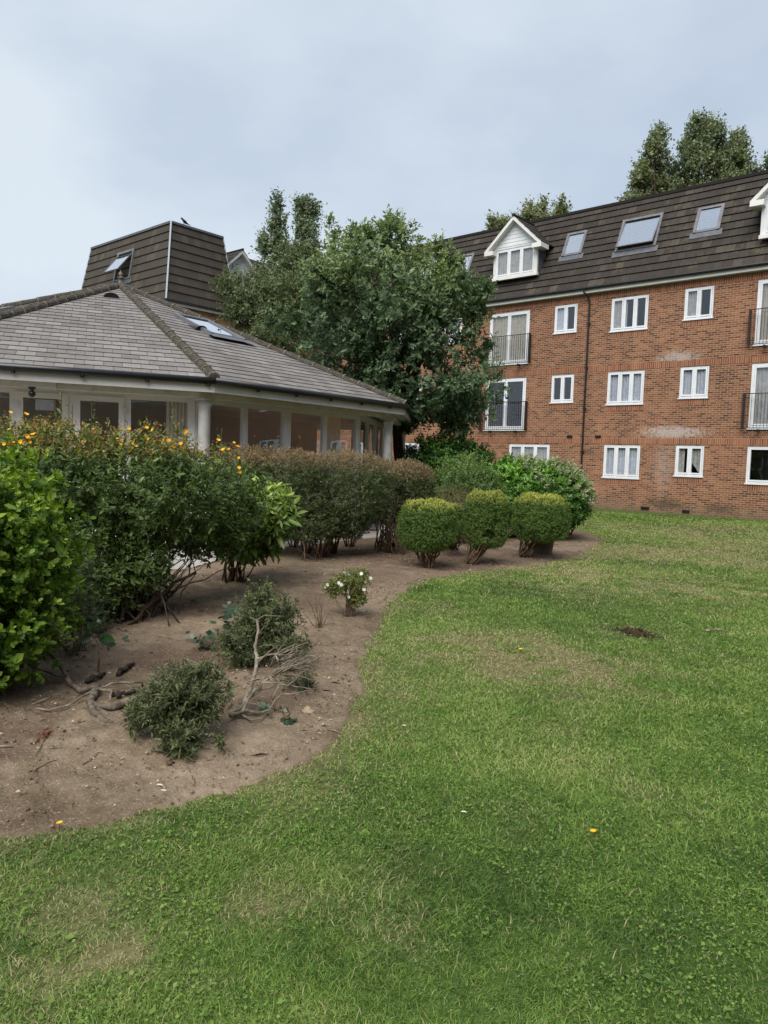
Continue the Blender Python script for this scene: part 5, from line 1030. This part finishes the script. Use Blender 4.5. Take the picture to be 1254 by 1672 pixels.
tree('columnar_tree', 'tall thin tree with two upright leafy spires behind the small leaved tree', base, A(475, 560, 36.), .2, [bl(452, 338, 8, 26, 36), bl(452, 372, 13, 26, 36), bl(455, 405, 19, 26, 36), bl(432, 398, 12, 24, 36), bl(492, 338, 12, 18, 36), bl(508, 345, 13, 22, 36), bl(500, 375, 20, 28, 36), bl(504, 412, 24, 34, 36), bl(480, 455, 50, 50, 36)],
     2800, .45, 9, .13, .75, L_POP, 'dia', shell=.85, amp=.4, freq=.9, limbs=40, inner=.9)
PG = 'poplars rising behind the brick block'
def poplar(label, spires, d, n, seedbase):
    xs_ = [s[0] for s in spires]; base = gz(A(sum(xs_)/len(xs_), 500, d)); 
    tree('poplar_tree', label, base, (base[0], base[1], 9.), .3, [bl(x+R.normal(0, rx*.12), y+ry*(.8-1.7*j/4), rx*(1.2-.70*(j/4)**1.5), ry*.34, d+R.normal(0, .5)) for x, y, rx, ry in spires for j in range(5)], int(n*2.0), .55, 10, .16, .85, L_POP, 'dia', shell=.85, amp=.35, freq=.6, limbs=30, inner=.9, group=PG, up=1., tipf=lambda P, t, D: vn(P, .4, 4)*.7)
poplar('poplar with a dark narrow spire, left of the pair behind the roof', [(1072, 275, 26, 58), (1045, 310, 24, 40), (1082, 315, 30, 50)], 46, 950, 0)
poplar('broadest tallest poplar with three spires behind the right roof', [(1140, 250, 32, 52), (1165, 250, 26, 48), (1205, 262, 22, 40), (1125, 290, 28, 50), (1190, 300, 40, 50), (1150, 300, 40, 50)], 46, 1600, 0)
poplar('poplar just entering at the right picture edge', [(1262, 285, 22, 38), (1280, 300, 30, 50)], 46, 400, 0)
poplar('low poplar top peeping over the roof beside the gabled dormer', [(868, 365, 18, 26), (885, 352, 14, 20), (915, 350, 13, 22), (845, 372, 20, 20), (890, 385, 50, 25)], 44, 520, 0)
poplar('smallest poplar tuft left of the gabled dormer', [(806, 372, 12, 16), (822, 372, 10, 14), (812, 392, 20, 18)], 44, 150, 0)

# ------------------------------------------------------------------ grass
def camwedge(n, d0, d1, power):
    u = R.random(n); d = (d0**power+u*(d1**power-d0**power))**(1/power); a = R.uniform(-.80, .98, n)
    f = unit(CD*[1, 1, 0]); r_ = np.array([f[1], -f[0], 0]); p = f[None]*(d*np.cos(a))[:, None]+r_[None]*(d*np.sin(a))[:, None]; return p[:, :2], d
NG = 1500000; P, dd = camwedge(NG, 1.5, 27.5, .55)
s = sdf(P); keep = (s+.13*(vn(P, 4, 8)-.5)+.10*(vn(P, 13, 9)-.5) < .10*R.random(len(P))**3) & (P[:, 1] < WY-.02); P = P[keep]; dd = dd[keep]; n = len(P); dr = dryness(P)
keep = R.random(n) > dr*.45*(dd < 9); P = P[keep]; dd = dd[keep]; dr = dr[keep]; n = len(P)
tuft = vn(P, 2.2, 11)*.6+vn(P, 7, 12)*.4
hgt = (.011+.026*tuft)*np.exp(R.normal(0, .28, n))*(1-.4*dr)*(1+.02*dd); wd = .0019*(1+.30*(dd-2)); th = R.random(n)*2*pi; sd = np.c_[np.cos(th), np.sin(th), np.zeros(n)]
cm = (vn(P, 1.5, 14)-.5)*3; ln = np.c_[R.normal(0, .8, n)+cm*.4, R.normal(0, .8, n), np.ones(n)*.85]; ln = unit(ln)
B_ = np.c_[P, np.full(n, -.002)]; mid = B_+ln*hgt[:, None]*.6; tipv = B_+unit(ln+np.c_[ln[:, :2]*.9, np.zeros(n)])*hgt[:, None]*1.15
Vv = np.stack([B_-sd*wd[:, None], B_+sd*wd[:, None], mid+sd*wd[:, None]*.7, mid-sd*wd[:, None]*.7, tipv], 1).reshape(-1, 3)
Ff = (np.array([[0, 1, 2], [0, 2, 3], [3, 2, 4]])[None]+np.arange(n)[:, None, None]*5).reshape(-1, 3)
var = np.clip(.55+(R.random(n)-.5)*.6+(vn(P, .7, 21)-.5)*.8+(vn(P, 3.3, 22)-.5)*.6+(vn(P, 11, 25)-.5)*.45, 0, 1); tipa = np.clip((R.random(n) < np.clip(dr-.12, 0, 1)*.95+.06)*(.45+.55*R.random(n)), 0, 1)
# broad leaved weeds and clover
nw = 185000; Pw, dw = camwedge(nw, 1.9, 14, .7); sw = sdf(Pw); cl_ = vn(Pw, 1.6, 31)*.5+vn(Pw, 5, 32)*.5; kp = (sw < -.02) & (cl_ > .44) & (dryness(Pw) < .55); Pw = Pw[kp]; dw = dw[kp]; nwk = len(Pw)
sz = np.exp(R.normal(-4.62, .32, nwk)); big = R.random(nwk) < .012; sz[big] *= 2.0
P3 = np.c_[Pw, .008+.022*R.random(nwk)]; A_ = unit(R.normal(size=P3.shape)*[1, 1, .35]); Nn = unit(np.array([0, 0, 1.])+R.normal(0, .4, P3.shape))
Wv, Wf, kk = leafgeo(P3, A_, Nn, sz, .75, 'dia'); vw = np.clip(.15+.6*R.random(nwk)+.3*(vn(Pw, 2, 41)-.3), 0, .9)
Vt = np.r_[Vv, Wv]; Ft = np.r_[Ff, Wf+len(Vv)]
o = nmesh('grass', Vt, Ft, M_GRASS, attrs={'var': np.r_[np.repeat(var, 5), np.repeat(vw, kk)], 'tip': np.r_[np.repeat(tipa, 5), np.zeros(nwk*kk)]}); tag(o, 'short green lawn grass with straw patches and clover', kind='stuff')
# dandelion like flowers on the lawn and stray pale leaves
def lawnflower(px, label, mat, nm='small_flower', s=.016, cat='flower'):
    g = G(*px); t = thing(nm, label, cat, tuple(g)); m = MB(); m.tube([g, g+[0, 0, .035]], .0015, 5); m.build('stalk', M_TWIG, t); flower('petals', g+[0, 0, .037], (-.1, -.1, 1), s, mat, t, petals=8, cup=.35)
lawnflower((968, 1371), 'tiny yellow flower in the lawn, nearest the camera', M_PETY); lawnflower((850, 1067), 'tiny yellow flower in the lawn beyond the middle', M_PETY, s=.02); lawnflower((97, 1358), 'tiny yellow flower at the grass edge below the soil bed', M_PETY)
def chip(px, label, s=.03):
    g = G(*px, .035); o = add_leaves('fallen_leaf', (g[None], unit(np.array([[.8, .5, .1]])), unit(np.array([[-.2, -.2, 1.]])), np.array([s]), np.zeros(1, int), np.zeros(1)), M_LITTER, None, .5, 'oval', cvar=0); o.data.attributes['var'].data.foreach_set('value', np.full(7, .93, dtype=np.float32)); tag(o, label, 'leaf')
chip((752, 1325), 'pale dry leaf lying on the lawn near the middle'); chip((656, 1184), 'small pale leaf on the lawn near the soil edge'); chip((255, 1281), 'cream coloured leaf on the soil under the fallen hebe', .035); chip((262, 1290), 'brown leaf beside the cream one on the soil', .03)
for o in SC.objects:
    if o.type == 'MESH' and o.parent is None and 'kind' not in o and 'label' not in o: print('UNTAGGED', o.name)
